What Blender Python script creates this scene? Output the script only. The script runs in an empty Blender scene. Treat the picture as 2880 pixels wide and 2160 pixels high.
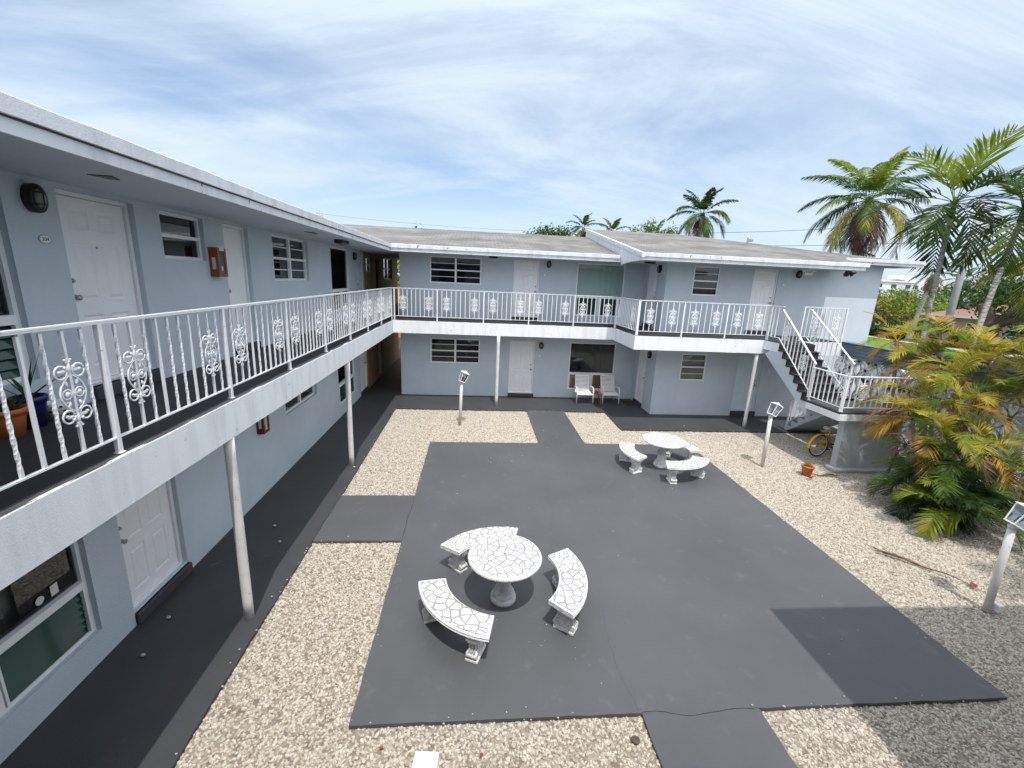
import bpy, math, random
from mathutils import Vector as V, Matrix, noise
R=math.radians
rnd=random.Random(7)
sc=bpy.context.scene
col=sc.collection
# ------------------------------------------------------------------ mesh builder
class MB:
    def __init__(s): s.v=[];s.f=[];s.m=[];s.sm=[];s.T=None;s.mi=0;s.smooth=False
    def vert(s,p):
        p=V(p)
        if s.T is not None: p=s.T@p
        s.v.append(p); return len(s.v)-1
    def face(s,idx,mi=None):
        s.f.append(idx); s.m.append(s.mi if mi is None else mi); s.sm.append(s.smooth)
    def poly(s,pts,mi=None): s.face([s.vert(p) for p in pts],mi)
    def box(s,x0,x1,y0,y1,z0,z1,mi=None):
        i=[s.vert((x,y,z)) for z in (z0,z1) for y in (y0,y1) for x in (x0,x1)]
        for q in ((0,2,3,1),(4,5,7,6),(0,1,5,4),(2,6,7,3),(0,4,6,2),(1,3,7,5)): s.face([i[k] for k in q],mi)
    def bbox(s,x0,x1,y0,y1,z0,z1,b=.006,mi=None):
        # box with chamfered vertical and top edges
        def ring(z,d): return [s.vert(p) for p in ((x0+b+d,y0+d,z),(x1-b-d,y0+d,z),(x1-d,y0+b+d,z),(x1-d,y1-b-d,z),(x1-b-d,y1-d,z),(x0+b+d,y1-d,z),(x0+d,y1-b-d,z),(x0+d,y0+b+d,z))]
        rs=[ring(z0,b),ring(z0+b,0),ring(z1-b,0),ring(z1,b)]
        for a,c in zip(rs,rs[1:]):
            for k in range(8): s.face([a[k],a[(k+1)%8],c[(k+1)%8],c[k]],mi)
        s.face(rs[0][::-1],mi); s.face(rs[3],mi)
    def bar(s,a,b,w,h=None,up=(0,0,1),mi=None):
        a=V(a);b=V(b);h=h or w;d=(b-a).normalized();u=V(up)
        if abs(d.dot(u))>.98: u=V((0,1,0))
        r=d.cross(u).normalized();u=r.cross(d).normalized()
        i=[s.vert(p+r*sx*w/2+u*sy*h/2) for p in (a,b) for sx,sy in ((-1,-1),(1,-1),(1,1),(-1,1))]
        for q in ((0,1,5,4),(1,2,6,5),(2,3,7,6),(3,0,4,7),(3,2,1,0),(4,5,6,7)): s.face([i[k] for k in q],mi)
    def tube(s,pts,r,seg=8,mi=None,caps=True,closed=False):
        pts=[V(p) for p in pts];n=len(pts)
        rr=r if isinstance(r,(list,tuple)) else [r]*n
        rings=[];pr=None
        for k,p in enumerate(pts):
            if closed: d=pts[(k+1)%n]-pts[k-1]
            else: d=pts[min(k+1,n-1)]-pts[max(k-1,0)]
            d.normalize()
            if pr is None:
                a=V((0,0,1)) if abs(d.z)<.9 else V((1,0,0)); x=d.cross(a).normalized()
            else:
                x=pr-d*pr.dot(d)
                if x.length<1e-6: x=d.orthogonal()
                x.normalize()
            pr=x;y=d.cross(x)
            rings.append([s.vert(p+(x*math.cos(t)+y*math.sin(t))*rr[k]) for t in [2*math.pi*j/seg for j in range(seg)]])
        o=s.smooth;s.smooth=True
        for k in range(n if closed else n-1):
            a=rings[k];b=rings[(k+1)%n]
            for j in range(seg): s.face([a[j],a[(j+1)%seg],b[(j+1)%seg],b[j]],mi)
        s.smooth=o
        if caps and not closed: s.face(rings[0][::-1],mi);s.face(rings[-1],mi)
    def lathe(s,prof,c=(0,0,0),seg=24,mi=None,flute=0,smooth=True):
        c=V(c);rings=[]
        for k,pr in enumerate(prof):
            r,z=pr[0],pr[1];fl=flute if len(pr)<3 else pr[2]
            rings.append([s.vert(c+V((math.cos(t)*r*(1+(fl if j%2 else 0)),math.sin(t)*r*(1+(fl if j%2 else 0)),z))) for j,t in enumerate([2*math.pi*j/seg for j in range(seg)])])
        o=s.smooth;s.smooth=smooth
        for a,b in zip(rings,rings[1:]):
            for j in range(seg): s.face([a[j],a[(j+1)%seg],b[(j+1)%seg],b[j]],mi)
        s.smooth=o
        s.face(rings[0][::-1],mi);s.face(rings[-1],mi)
    def prism(s,pts,d,mi=None):
        a=[s.vert(p) for p in pts];b=[s.vert(V(p)+V(d)) for p in pts];n=len(pts)
        s.face(a[::-1],mi);s.face(b,mi)
        for k in range(n): s.face([a[k],a[(k+1)%n],b[(k+1)%n],b[k]],mi)
    def ball(s,c,r,seg=10,rg=6,mi=None):
        c=V(c);r=V(r) if not isinstance(r,(int,float)) else V((r,r,r))
        top=s.vert(c+V((0,0,r.z)));bot=s.vert(c-V((0,0,r.z)));rings=[]
        for i in range(1,rg):
            ph=math.pi*i/rg
            rings.append([s.vert(c+V((r.x*math.sin(ph)*math.cos(2*math.pi*j/seg),r.y*math.sin(ph)*math.sin(2*math.pi*j/seg),r.z*math.cos(ph)))) for j in range(seg)])
        o=s.smooth;s.smooth=True
        for j in range(seg):
            s.face([top,rings[0][j],rings[0][(j+1)%seg]],mi);s.face([bot,rings[-1][(j+1)%seg],rings[-1][j]],mi)
            for a,b in zip(rings,rings[1:]): s.face([a[j],b[j],b[(j+1)%seg],a[(j+1)%seg]],mi)
        s.smooth=o
    def build(s,name,mats,parent=None,off=None,loc=None):
        me=bpy.data.meshes.new(name)
        o=V(off) if off is not None else V((0,0,0))
        me.from_pydata([tuple(p-o) for p in s.v],[],s.f)
        if not isinstance(mats,(list,tuple)): mats=[mats]
        for m in mats: me.materials.append(m)
        for i,p in enumerate(me.polygons): p.material_index=min(s.m[i],len(mats)-1);p.use_smooth=s.sm[i]
        me.update()
        return link(name,me,parent,loc)
def link(name,me,parent=None,loc=None):
    ob=bpy.data.objects.new(name,me);col.objects.link(ob)
    if parent is not None: ob.parent=parent
    if loc is not None: ob.location=loc
    return ob
def tag(o,label,cat,group=None):
    o['label']=label;o['category']=cat
    if group:o['group']=group
    return o
def thing(name,label,cat,loc=(0,0,0),group=None,rz=0):
    o=bpy.data.objects.new(name,None);col.objects.link(o);o.empty_display_size=.2
    o.location=loc;o.rotation_euler=(0,0,rz);return tag(o,label,cat,group)
def struct(o,kind='structure'): o['kind']=kind;return o
def copy_tree(o,parent=None):
    c=o.copy();col.objects.link(c)
    if parent is not None:c.parent=parent
    for ch in list(o.children): copy_tree(ch,c)
    return c
# ------------------------------------------------------------------ materials
def newmat(name):
    m=bpy.data.materials.new(name);m.use_nodes=True
    nt=m.node_tree;b=nt.nodes['Principled BSDF'];return m,nt,b
def N(nt,t,**k):
    n=nt.nodes.new(t)
    for a,v in k.items():
        if a.startswith('i_'): n.inputs[int(a[2:]) if a[2:].isdigit() else a[2:]].default_value=v
        else: setattr(n,a,v)
    return n
def c4(c): return (c[0],c[1],c[2],1)
def mat(name,c,rough=.6,var=.0,vscale=3,bump=0,bscale=60,spec=.4,metal=0,c2=None,stretch=None,ramp=(.4,.65),bdist=.01,detail=5,speck=None):
    m,nt,b=newmat(name);L=nt.links
    b.inputs['Roughness'].default_value=rough;b.inputs['Metallic'].default_value=metal
    b.inputs['Specular IOR Level'].default_value=spec
    b.inputs['Base Color'].default_value=c4(c)
    tc=N(nt,'ShaderNodeTexCoord');src=tc.outputs['Object']
    if var or c2:
        mp=N(nt,'ShaderNodeMapping');L.new(src,mp.inputs[0])
        if stretch: mp.inputs['Scale'].default_value=stretch
        nz=N(nt,'ShaderNodeTexNoise');nz.inputs['Scale'].default_value=vscale;nz.inputs['Detail'].default_value=detail;nz.inputs['Roughness'].default_value=.6
        L.new(mp.outputs[0],nz.inputs['Vector'])
        cr=N(nt,'ShaderNodeValToRGB');cr.color_ramp.elements[0].position=ramp[0];cr.color_ramp.elements[1].position=ramp[1]
        d=c2 if c2 else tuple(x*(1-var) for x in c)
        cr.color_ramp.elements[0].color=c4(d);cr.color_ramp.elements[1].color=c4(c)
        L.new(nz.outputs['Fac'],cr.inputs[0]);out=cr.outputs[0]
        if speck:
            n3=N(nt,'ShaderNodeTexNoise');n3.inputs['Scale'].default_value=speck[0];n3.inputs['Detail'].default_value=7;L.new(src,n3.inputs['Vector'])
            r3=N(nt,'ShaderNodeValToRGB');r3.color_ramp.elements[0].position=speck[1];r3.color_ramp.elements[1].position=speck[2];L.new(n3.outputs['Fac'],r3.inputs[0])
            mx=N(nt,'ShaderNodeMix',data_type='RGBA');L.new(r3.outputs[0],mx.inputs[0]);L.new(out,mx.inputs[6]);mx.inputs[7].default_value=c4(speck[3]);out=mx.outputs[2]
        L.new(out,b.inputs['Base Color'])
    if bump:
        n2=N(nt,'ShaderNodeTexNoise');n2.inputs['Scale'].default_value=bscale;n2.inputs['Detail'].default_value=4
        L.new(src,n2.inputs['Vector'])
        bp=N(nt,'ShaderNodeBump');bp.inputs['Strength'].default_value=bump;bp.inputs['Distance'].default_value=bdist
        L.new(n2.outputs['Fac'],bp.inputs['Height']);L.new(bp.outputs[0],b.inputs['Normal'])
    return m
M={}
WALL=(.558,.628,.69)
M['wall']=mat('stucco_blue_grey',WALL,.85,.07,1.1,.6,45,.2,bdist=.008,speck=(1.7,.62,.8,(.515,.585,.65)))
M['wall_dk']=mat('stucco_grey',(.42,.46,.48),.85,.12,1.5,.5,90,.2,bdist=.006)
M['tan']=mat('passage_bounce_tan',(.50,.28,.14),.7,.3,2,.2,30,.3,stretch=(6,6,.6))  # warm bounce off the orange boards, put into the passage wall colour
M['orange']=mat('orange_cedar_boards',(.72,.36,.17),.7,.3,2,.2,30,.3,stretch=(6,6,.5))
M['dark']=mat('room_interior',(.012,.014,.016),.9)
M['trim']=mat('painted_trim_white',(.80,.835,.865),.6,.13,5,.3,70,.3,stretch=(1,1,.16),ramp=(.32,.55),speck=(9,.66,.74,(.5,.5,.5)),bdist=.006)
M['eave']=mat('painted_fascia_weathered',(.68,.71,.745),.55,.2,6,.2,40,.3,stretch=(1,1,.22),ramp=(.3,.55),speck=(7,.66,.70,(.22,.22,.22)))
M['soffit']=mat('soffit_paint',(.55,.62,.67),.8,.06,1,.2,60,.2)
M['deck']=mat('deck_paint',(.036,.038,.044),.6,.25,1.6,.25,50,.3,ramp=(.3,.7),bdist=.004)
M['deckedge']=mat('deck_edge_paint',(.075,.078,.085),.7,.25,3,.3,50,.3)
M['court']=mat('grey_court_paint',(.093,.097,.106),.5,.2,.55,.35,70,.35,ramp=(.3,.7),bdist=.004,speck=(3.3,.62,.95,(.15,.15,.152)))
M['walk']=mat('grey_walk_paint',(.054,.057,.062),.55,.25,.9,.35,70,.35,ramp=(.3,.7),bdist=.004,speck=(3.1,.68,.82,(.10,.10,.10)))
M['step']=mat('worn_step_paint',(.06,.068,.085),.6,.2,4,.2,40,.3,speck=(5,.60,.66,(.17,.045,.03)))
M['crack']=mat('crack',(.02,.02,.022),.9)
M['door']=mat('door_white',(.88,.885,.90),.4,.04,3,0,1,.4)
M['bdoor']=mat('door_pale_blue',(.66,.77,.83),.4,.05,3,0,1,.4)
M['frame']=mat('aluminium_white',(.86,.88,.89),.4,.06,8,0,1,.4)
M['iron']=mat('white_iron_paint',(.84,.87,.89),.38,.08,25,.35,120,.45,bdist=.003,speck=(18,.69,.73,(.36,.30,.26)))
M['post']=mat('post_paint',(.72,.71,.705),.45,.12,6,.2,80,.4,speck=(14,.66,.72,(.35,.33,.31)))
M['steel']=mat('brushed_steel',(.42,.40,.38),.3,metal=1)
M['black']=mat('black_plastic',(.012,.012,.013),.4)
M['lens']=mat('lamp_lens',(.20,.19,.165),.25)
M['white']=mat('white_plastic',(.82,.83,.84),.35)
M['conc']=mat('white_cast_concrete',(.80,.80,.79),.8,.28,14,.8,45,.3,ramp=(.35,.6),bdist=.01)
M['terra']=mat('terracotta',(.55,.15,.05),.6,.15,8)
M['redpot']=mat('red_glaze',(.42,.035,.02),.35,.15,4)
M['bluepot']=mat('blue_glaze',(.008,.014,.085),.25)
M['soil']=mat('soil',(.03,.02,.014),.95,.3,30,.8,60)
M['rope']=mat('stair_underside',(.24,.20,.17),.85,.15,2)
M['yellow']=mat('yellow_paint',(.70,.42,.03),.35,.1,10)
M['rubber']=mat('tyre_rubber',(.02,.02,.021),.8)
M['saddle']=mat('cream_vinyl',(.62,.61,.50),.4)
M['mat']=mat('door_mat',(.03,.025,.022),.95,.4,30,.9,200,c2=(.06,.04,.02))
M['wood']=mat('side_table_wood',(.40,.19,.07),.5,.25,5,stretch=(1,8,8))
M['red']=mat('red_ceramic',(.55,.04,.02),.25)
M['slate']=mat('slate_siding',(.16,.21,.255),.55,.15,3,stretch=(.6,.6,8))
M['block']=mat('white_breeze_block',(.74,.75,.75),.75,.15,6,.4,60)
M['extbox']=mat('cabinet_orange_brown',(.33,.10,.03),.45,.3,5)
M['extbox2']=mat('cabinet_dark_red',(.16,.02,.012),.4,.25,6)
M['label']=mat('paper_label',(.66,.67,.66),.6)
M['grass']=mat('lawn_grass',(.13,.24,.03),.9,.35,1.4,.9,30,.1)
M['pavement']=mat('sidewalk_concrete',(.40,.38,.36),.9,.12,2)
M['asphalt']=mat('asphalt',(.055,.056,.06),.9,.2,3,.4,90)
M['pink']=mat('pink_render',(.55,.37,.32),.9,.08,2)
M['roofbrown']=mat('brown_shingle',(.27,.15,.11),.85,.25,14,stretch=(1,6,1))
M['condo']=mat('white_condo_render',(.74,.75,.75),.8,.04,.1)
M['polec']=mat('pole_concrete',(.36,.37,.37),.85,.15,3)
M['wire']=mat('wire',(.03,.03,.035),.6)
M['carw']=mat('car_silver_green',(.55,.66,.64),.25,spec=.6)
M['carg']=mat('car_white',(.75,.77,.78),.25,spec=.6)
M['carglass']=mat('car_glass',(.02,.05,.055),.06,spec=.7)
M['bark']=mat('palm_trunk_grey',(.34,.33,.31),.9,.0,9,.6,30,c2=(.13,.12,.11),stretch=(.5,.5,4),ramp=(.42,.55),bdist=.02)
M['bark2']=mat('tree_bark',(.11,.085,.07),.95,.35,6,.8,20,stretch=(3,3,.6),bdist=.03)
M['stem']=mat('areca_stem',(.20,.20,.09),.7,.0,9,c2=(.30,.24,.12),stretch=(.5,.5,5),ramp=(.45,.55))
def leaf(name,c,tr=.36,rough=.45,var=.35):
    m,nt,b=newmat(name);L=nt.links
    tc=N(nt,'ShaderNodeTexCoord');nz=N(nt,'ShaderNodeTexNoise');nz.inputs['Scale'].default_value=2.2;nz.inputs['Detail'].default_value=3
    L.new(tc.outputs['Object'],nz.inputs['Vector'])
    cr=N(nt,'ShaderNodeValToRGB');cr.color_ramp.elements[0].position=.35;cr.color_ramp.elements[1].position=.65
    cr.color_ramp.elements[0].color=c4([x*(1-var) for x in c]);cr.color_ramp.elements[1].color=c4([x*(1+var*.4) for x in c])
    L.new(nz.outputs['Fac'],cr.inputs[0]);L.new(cr.outputs[0],b.inputs['Base Color'])
    b.inputs['Roughness'].default_value=rough;b.inputs['Specular IOR Level'].default_value=.22
    t=N(nt,'ShaderNodeBsdfTranslucent');L.new(cr.outputs[0],t.inputs['Color'])
    mx=N(nt,'ShaderNodeMixShader');mx.inputs[0].default_value=tr
    L.new(b.outputs[0],mx.inputs[1]);L.new(t.outputs[0],mx.inputs[2])
    L.new(mx.outputs[0],nt.nodes['Material Output'].inputs['Surface']);return m
M['lf_dark']=leaf('leaf_dark_green',(.034,.075,.018))
M['lf_green']=leaf('leaf_green',(.075,.135,.02))
M['lf_lime']=leaf('leaf_lime',(.22,.29,.035))
M['lf_yel']=leaf('leaf_yellow_green',(.40,.36,.045))
M['lf_org']=leaf('leaf_orange',(.50,.31,.05))
M['lf_brown']=leaf('leaf_dry_brown',(.24,.14,.07),.15)
M['lf_grey']=leaf('leaf_grey_green',(.07,.10,.05))
M['dry']=leaf('dry_frond',(.16,.09,.055),.05)
M['leafred']=leaf('fallen_leaf_red',(.30,.07,.03),.05)
def glass(name,tint,refl=1.0,trans=.6):
    m,nt,b=newmat(name);L=nt.links
    t=N(nt,'ShaderNodeBsdfTransparent');t.inputs[0].default_value=c4(tint)
    g=N(nt,'ShaderNodeBsdfGlossy');g.inputs['Roughness'].default_value=.03
    g.inputs['Color'].default_value=(.9,.95,1,1)
    fr=N(nt,'ShaderNodeFresnel');fr.inputs['IOR'].default_value=1.5
    mt=N(nt,'ShaderNodeMath',operation='MULTIPLY');mt.inputs[1].default_value=refl;L.new(fr.outputs[0],mt.inputs[0])
    mx=N(nt,'ShaderNodeMixShader');L.new(mt.outputs[0],mx.inputs[0]);L.new(t.outputs[0],mx.inputs[1]);L.new(g.outputs[0],mx.inputs[2])
    L.new(mx.outputs[0],nt.nodes['Material Output'].inputs['Surface']);return m
M['glass']=glass('window_glass',(.86,.9,.9),1.3)
M['glassd']=glass('window_glass_dark',(.42,.46,.47),1.3)
M['glassteal']=glass('window_glass_teal',(.22,.55,.56),1.2)
M['lampglass']=glass('lantern_glass',(.9,.92,.93),.8)
M['jal']=mat('jalousie_glass',(.018,.058,.045),.12,spec=.6)
M['jalb']=mat('jalousie_amber',(.16,.10,.05),.2,spec=.6)
M['curt']=mat('curtain_pale',(.78,.86,.78),.9,.1,2)
M['curtg']=mat('curtain_grey',(.50,.52,.53),.9,.1,2)
M['curtm']=mat('curtain_mauve',(.34,.31,.36),.9,.2,2)
M['curtt']=mat('curtain_teal',(.10,.36,.38),.9,.2,2)
M['blind']=mat('roller_blind_beige',(.55,.48,.36),.9,.15,3)
M['curtbl']=mat('curtain_navy',(.03,.04,.10),.9,.2,2)
def shingle(name,swap):
    m,nt,b=newmat(name);L=nt.links
    tc=N(nt,'ShaderNodeTexCoord');mp=N(nt,'ShaderNodeMapping');L.new(tc.outputs['Object'],mp.inputs[0])
    if swap: mp.inputs['Rotation'].default_value=(0,0,R(90))
    br=N(nt,'ShaderNodeTexBrick');br.inputs['Scale'].default_value=1;br.inputs['Brick Width'].default_value=.3;br.inputs['Row Height'].default_value=.14
    br.inputs['Mortar Size'].default_value=.008;br.inputs['Mortar Smooth'].default_value=.4;br.inputs['Bias'].default_value=0
    br.inputs['Color1'].default_value=(.235,.24,.238,1);br.inputs['Color2'].default_value=(.18,.184,.182,1);br.inputs['Mortar'].default_value=(.10,.10,.098,1)
    L.new(mp.outputs[0],br.inputs['Vector'])
    nz=N(nt,'ShaderNodeTexNoise');nz.inputs['Scale'].default_value=.8;nz.inputs['Detail'].default_value=7;L.new(tc.outputs['Object'],nz.inputs['Vector'])
    cr=N(nt,'ShaderNodeValToRGB');cr.color_ramp.elements[0].position=.35;cr.color_ramp.elements[1].position=.65
    cr.color_ramp.elements[0].color=(.72,.70,.66,1);cr.color_ramp.elements[1].color=(1.12,1.1,1.08,1);L.new(nz.outputs['Fac'],cr.inputs[0])
    mx=N(nt,'ShaderNodeMix',data_type='RGBA',blend_type='MULTIPLY');mx.inputs[0].default_value=1
    L.new(br.outputs['Color'],mx.inputs[6]);L.new(cr.outputs[0],mx.inputs[7]);L.new(mx.outputs[2],b.inputs['Base Color'])
    b.inputs['Roughness'].default_value=.9;b.inputs['Specular IOR Level'].default_value=.2
    bp=N(nt,'ShaderNodeBump');bp.inputs['Strength'].default_value=.8;bp.inputs['Distance'].default_value=.02;bp.invert=True
    L.new(br.outputs['Fac'],bp.inputs['Height']);L.new(bp.outputs[0],b.inputs['Normal']);return m
M['shingle']=shingle('asphalt_shingle',False);M['shingle_s']=shingle('asphalt_shingle_side',True)
def mosaic(name):
    m,nt,b=newmat(name);L=nt.links
    tc=N(nt,'ShaderNodeTexCoord')
    nz=N(nt,'ShaderNodeTexNoise');nz.inputs['Scale'].default_value=4;L.new(tc.outputs['Object'],nz.inputs['Vector'])
    ad=N(nt,'ShaderNodeVectorMath',operation='MULTIPLY_ADD');ad.inputs[1].default_value=(.05,.05,0);L.new(nz.outputs['Color'],ad.inputs[0]);L.new(tc.outputs['Object'],ad.inputs[2])
    vo=N(nt,'ShaderNodeTexVoronoi',feature='DISTANCE_TO_EDGE',voronoi_dimensions='2D');vo.inputs['Scale'].default_value=8.5;L.new(ad.outputs[0],vo.inputs['Vector'])
    cr=N(nt,'ShaderNodeValToRGB');cr.color_ramp.elements[0].position=.055;cr.color_ramp.elements[1].position=.12
    cr.color_ramp.elements[0].color=(.31,.32,.325,1);cr.color_ramp.elements[1].color=(.63,.635,.63,1)
    n5=N(nt,'ShaderNodeTexNoise');n5.inputs['Scale'].default_value=7;L.new(tc.outputs['Object'],n5.inputs['Vector']);m5=N(nt,'ShaderNodeMath',operation='MULTIPLY_ADD');m5.inputs[1].default_value=-.16;L.new(n5.outputs['Fac'],m5.inputs[0]);a5=N(nt,'ShaderNodeMath',operation='ADD');a5.inputs[1].default_value=.08;L.new(vo.outputs['Distance'],m5.inputs[2]);L.new(m5.outputs[0],a5.inputs[0]);L.new(a5.outputs[0],cr.inputs[0])
    vc=N(nt,'ShaderNodeTexVoronoi',voronoi_dimensions='2D');vc.inputs['Scale'].default_value=8.5;L.new(ad.outputs[0],vc.inputs['Vector'])
    bw=N(nt,'ShaderNodeRGBToBW');hs=N(nt,'ShaderNodeMix',data_type='RGBA',blend_type='MULTIPLY');hs.inputs[0].default_value=.22;L.new(vc.outputs['Color'],bw.inputs[0])
    L.new(cr.outputs[0],hs.inputs[6]);L.new(bw.outputs[0],hs.inputs[7]);L.new(hs.outputs[2],b.inputs['Base Color'])
    bp=N(nt,'ShaderNodeBump');bp.inputs['Strength'].default_value=.5;bp.inputs['Distance'].default_value=.008
    L.new(cr.outputs[0],bp.inputs['Height']);L.new(bp.outputs[0],b.inputs['Normal'])
    b.inputs['Roughness'].default_value=.55;return m
M['mosaic']=mosaic('white_stone_mosaic')
def pebble():
    m,nt,b=newmat('pebble_stone');L=nt.links
    oi=N(nt,'ShaderNodeObjectInfo');cr=N(nt,'ShaderNodeValToRGB')
    e=cr.color_ramp.elements;e[0].color=(.26,.225,.18,1);e[1].color=(.57,.545,.475,1)
    for p,c in ((.12,(.36,.31,.245,1)),(.35,(.43,.405,.345,1)),(.75,(.51,.48,.41,1))):
        q=e.new(p);q.color=c
    L.new(oi.outputs['Random'],cr.inputs[0]);L.new(cr.outputs[0],b.inputs['Base Color'])
    b.inputs['Roughness'].default_value=.8;b.inputs['Specular IOR Level'].default_value=.25;return m
M['pebble']=pebble()
M['spill']=mat('spilled_pebbles',(.52,.48,.40),.8,.4,40)
def gravelbase():
    m,nt,b=newmat('gravel_bed');L=nt.links
    tc=N(nt,'ShaderNodeTexCoord')
    vo=N(nt,'ShaderNodeTexVoronoi');vo.inputs['Scale'].default_value=26;L.new(tc.outputs['Object'],vo.inputs['Vector'])
    cr=N(nt,'ShaderNodeValToRGB');e=cr.color_ramp.elements;e[0].color=(.16,.135,.11,1);e[1].color=(.36,.32,.26,1)
    sp=N(nt,'ShaderNodeSeparateColor');L.new(vo.outputs['Color'],sp.inputs[0]);L.new(sp.outputs[0],cr.inputs[0]);L.new(cr.outputs[0],b.inputs['Base Color'])
    bp=N(nt,'ShaderNodeBump');bp.inputs['Strength'].default_value=1;bp.inputs['Distance'].default_value=.02;bp.invert=True
    L.new(vo.outputs['Distance'],bp.inputs['Height']);L.new(bp.outputs[0],b.inputs['Normal'])
    b.inputs['Roughness'].default_value=.9;return m
M['gbase']=gravelbase()
# ------------------------------------------------------------------ key dimensions (metres)
WL,WR,WP,XP,XE=-4.324,16.796,14.741,6.423,14.3
ZF,ZS,ZE=3.04,2.585,5.36
XB,YB,XD,YP=-2.906,15.556,5.035,13.32
def basis(P,U,Nn):
    U=V(U).normalized();Nn=V(Nn).normalized();Z=V((0,0,1))
    m=Matrix(((U.x,Z.x,Nn.x,P[0]),(U.y,Z.y,Nn.y,P[1]),(U.z,Z.z,Nn.z,P[2]),(0,0,0,1)));return m
# local frame: x along wall, y up, z outwards
WALLS=dict(L=((WL,0,0),(0,1,0),(1,0,0)),R=((0,WR,0),(1,0,0),(0,-1,0)),P=((0,WP,0),(1,0,0),(0,-1,0)),S=((XP,0,0),(0,1,0),(-1,0,0)),Nw=((0,-1.2,0),(1,0,0),(0,1,0)))
def wallmesh(mb,w,u0,u1,z0,z1,ops,rev=.1,deep=.45,skip=()):
    mb.T=basis(*WALLS[w])
    us=sorted(set([u0,u1]+[a for o in ops for a in o[:2]]));zs=sorted(set([z0,z1]+[a for o in ops for a in o[2:4]]))
    for a,b in zip(us,us[1:]):
        for c,d in zip(zs,zs[1:]):
            um,zm=(a+b)/2,(c+d)/2
            if any(o[0]<um<o[1] and o[2]<zm<o[3] for o in ops): continue
            mb.poly([(a,c,0),(b,c,0),(b,d,0),(a,d,0)],0)
    for a,b,c,d in [o[:4] for o in ops]:
        for (p,q) in (((a,c),(b,c)),((b,c),(b,d)),((b,d),(a,d)),((a,d),(a,c))):
            mb.poly([(p[0],p[1],0),(q[0],q[1],0),(q[0],q[1],-rev),(p[0],p[1],-rev)],0)
            mb.poly([(p[0],p[1],-rev),(q[0],q[1],-rev),(q[0],q[1],-deep),(p[0],p[1],-deep)],1)
        mb.poly([(a,c,-deep),(b,c,-deep),(b,d,-deep),(a,d,-deep)],1)
    mb.T=None
def curtain(w,a,b,c,d,depth,m,parent,off,amp=.02,gap=None):
    mb=MB();mb.T=basis(*WALLS[w]);n=max(8,int((b-a)/.05));mb.smooth=True
    top=[];bot=[]
    for i in range(n+1):
        x=a+(b-a)*i/n;z=-depth+amp*math.sin(x*21+2*math.sin(x*5))+amp*.5*math.sin(x*47)
        top.append(mb.vert((x,d,z)));bot.append(mb.vert((x,c,z)))
    for i in range(n):
        xm=a+(b-a)*(i+.5)/n
        if gap and gap[0]<xm<gap[1]: continue
        mb.face([bot[i],bot[i+1],top[i+1],top[i]])
    return mb.build('curtain' if amp>.006 else 'blind',m,parent,off)
def frame_bars(mb,a,b,c,d,zb,zf,t):
    mb.box(a,a+t,c,d,zb,zf);mb.box(b-t,b,c,d,zb,zf);mb.box(a+t,b-t,c,c+t,zb,zf);mb.box(a+t,b-t,d-t,d,zb,zf)
def pane(w,a,b,c,d,z,m,parent,off,name='pane'):
    mb=MB();mb.T=basis(*WALLS[w]);mb.box(a,b,c,d,z-.004,z);return mb.build(name,m,parent,off)
def window(bld,off,w,a,b,c,d,kind,gl='glass',content=None,rev=.1,trans=None,split=None,sill=True):
    mb=MB();mb.T=basis(*WALLS[w]);zb,zf=-rev-.02,-rev+.035
    frame_bars(mb,a,b,c,d,zb,zf,.045)
    i=.045
    if kind in('four','two','plain'):
        m=(c+d)/2
        mb.box(a+i,b-i,m-.024,m+.024,zb+.004,zf+.008)
        cols=[(a+i,b-i)]
        if kind=='four':
            x=(a+b)/2;mb.box(x-.035,x+.035,c+i,d-i,zb+.002,zf+.012);cols=[(a+i,x-.035),(x+.035,b-i)]
        if kind!='plain':
            for y in ((c+m)/2,(m+d)/2):
                for p,q in cols: mb.box(p,q,y-.010,y+.010,zb+.01,zf-.018)
        fr=mb.build('window',M['frame'],bld,off)
        for p,q in cols:
            pane(w,p,q,c+i,m-.02,-rev-.004,M[gl],fr,off);pane(w,p,q,m+.02,d-i,-rev-.002,M[gl],fr,off)
    else:
        t=trans;mb.box(a+i,b-i,t-.045,t+.045,zb+.004,zf+.02)
        x=split if split else (a+b)/2
        mb.box(x-.05,x+.05,c+i,t-.045,zb+.002,zf+.008)
        for e in (a+i+.02,x-.07,x+.07,b-i-.02): mb.box(e-.012,e+.012,c+i,t-.046,zf-.02,zf+.02)
        fr=mb.build('picture_window',M['frame'],bld,off)
        pane(w,a+i,b-i,t+.04,d-i,-rev-.004,M[gl],fr,off)
        for p,q in ((a+i,x-.05),(x+.05,b-i)):
            j=MB();j.T=basis(*WALLS[w]);n=max(3,int((t-.05-c-i)/.085))
            for k in range(n):
                y=c+i+(t-.05-c-i)*(k+.5)/n;h=(t-.05-c-i)/n*.62
                j.poly([(p,y-h,-rev+.028),(q,y-h,-rev+.028),(q,y+h,-rev-.03),(p,y+h,-rev-.03)])
                j.poly([(p,y-h,-rev+.022),(q,y-h,-rev+.022),(q,y+h,-rev-.036),(p,y+h,-rev-.036)])
            j.build('jalousie',M[content[1]] if content and len(content)>1 and content[1] else M['jal'],fr,off)
    if content:
        if kind=='pic': cc=trans+.02
        else: cc=c
        g=content[2] if len(content)>2 else None
        curtain(w,a+.02,b-.02,cc,d-.01,rev+.05,M[content[0]],fr,off,amp=.004 if content[0]=='blind' else .022,gap=g)
    return fr
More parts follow.
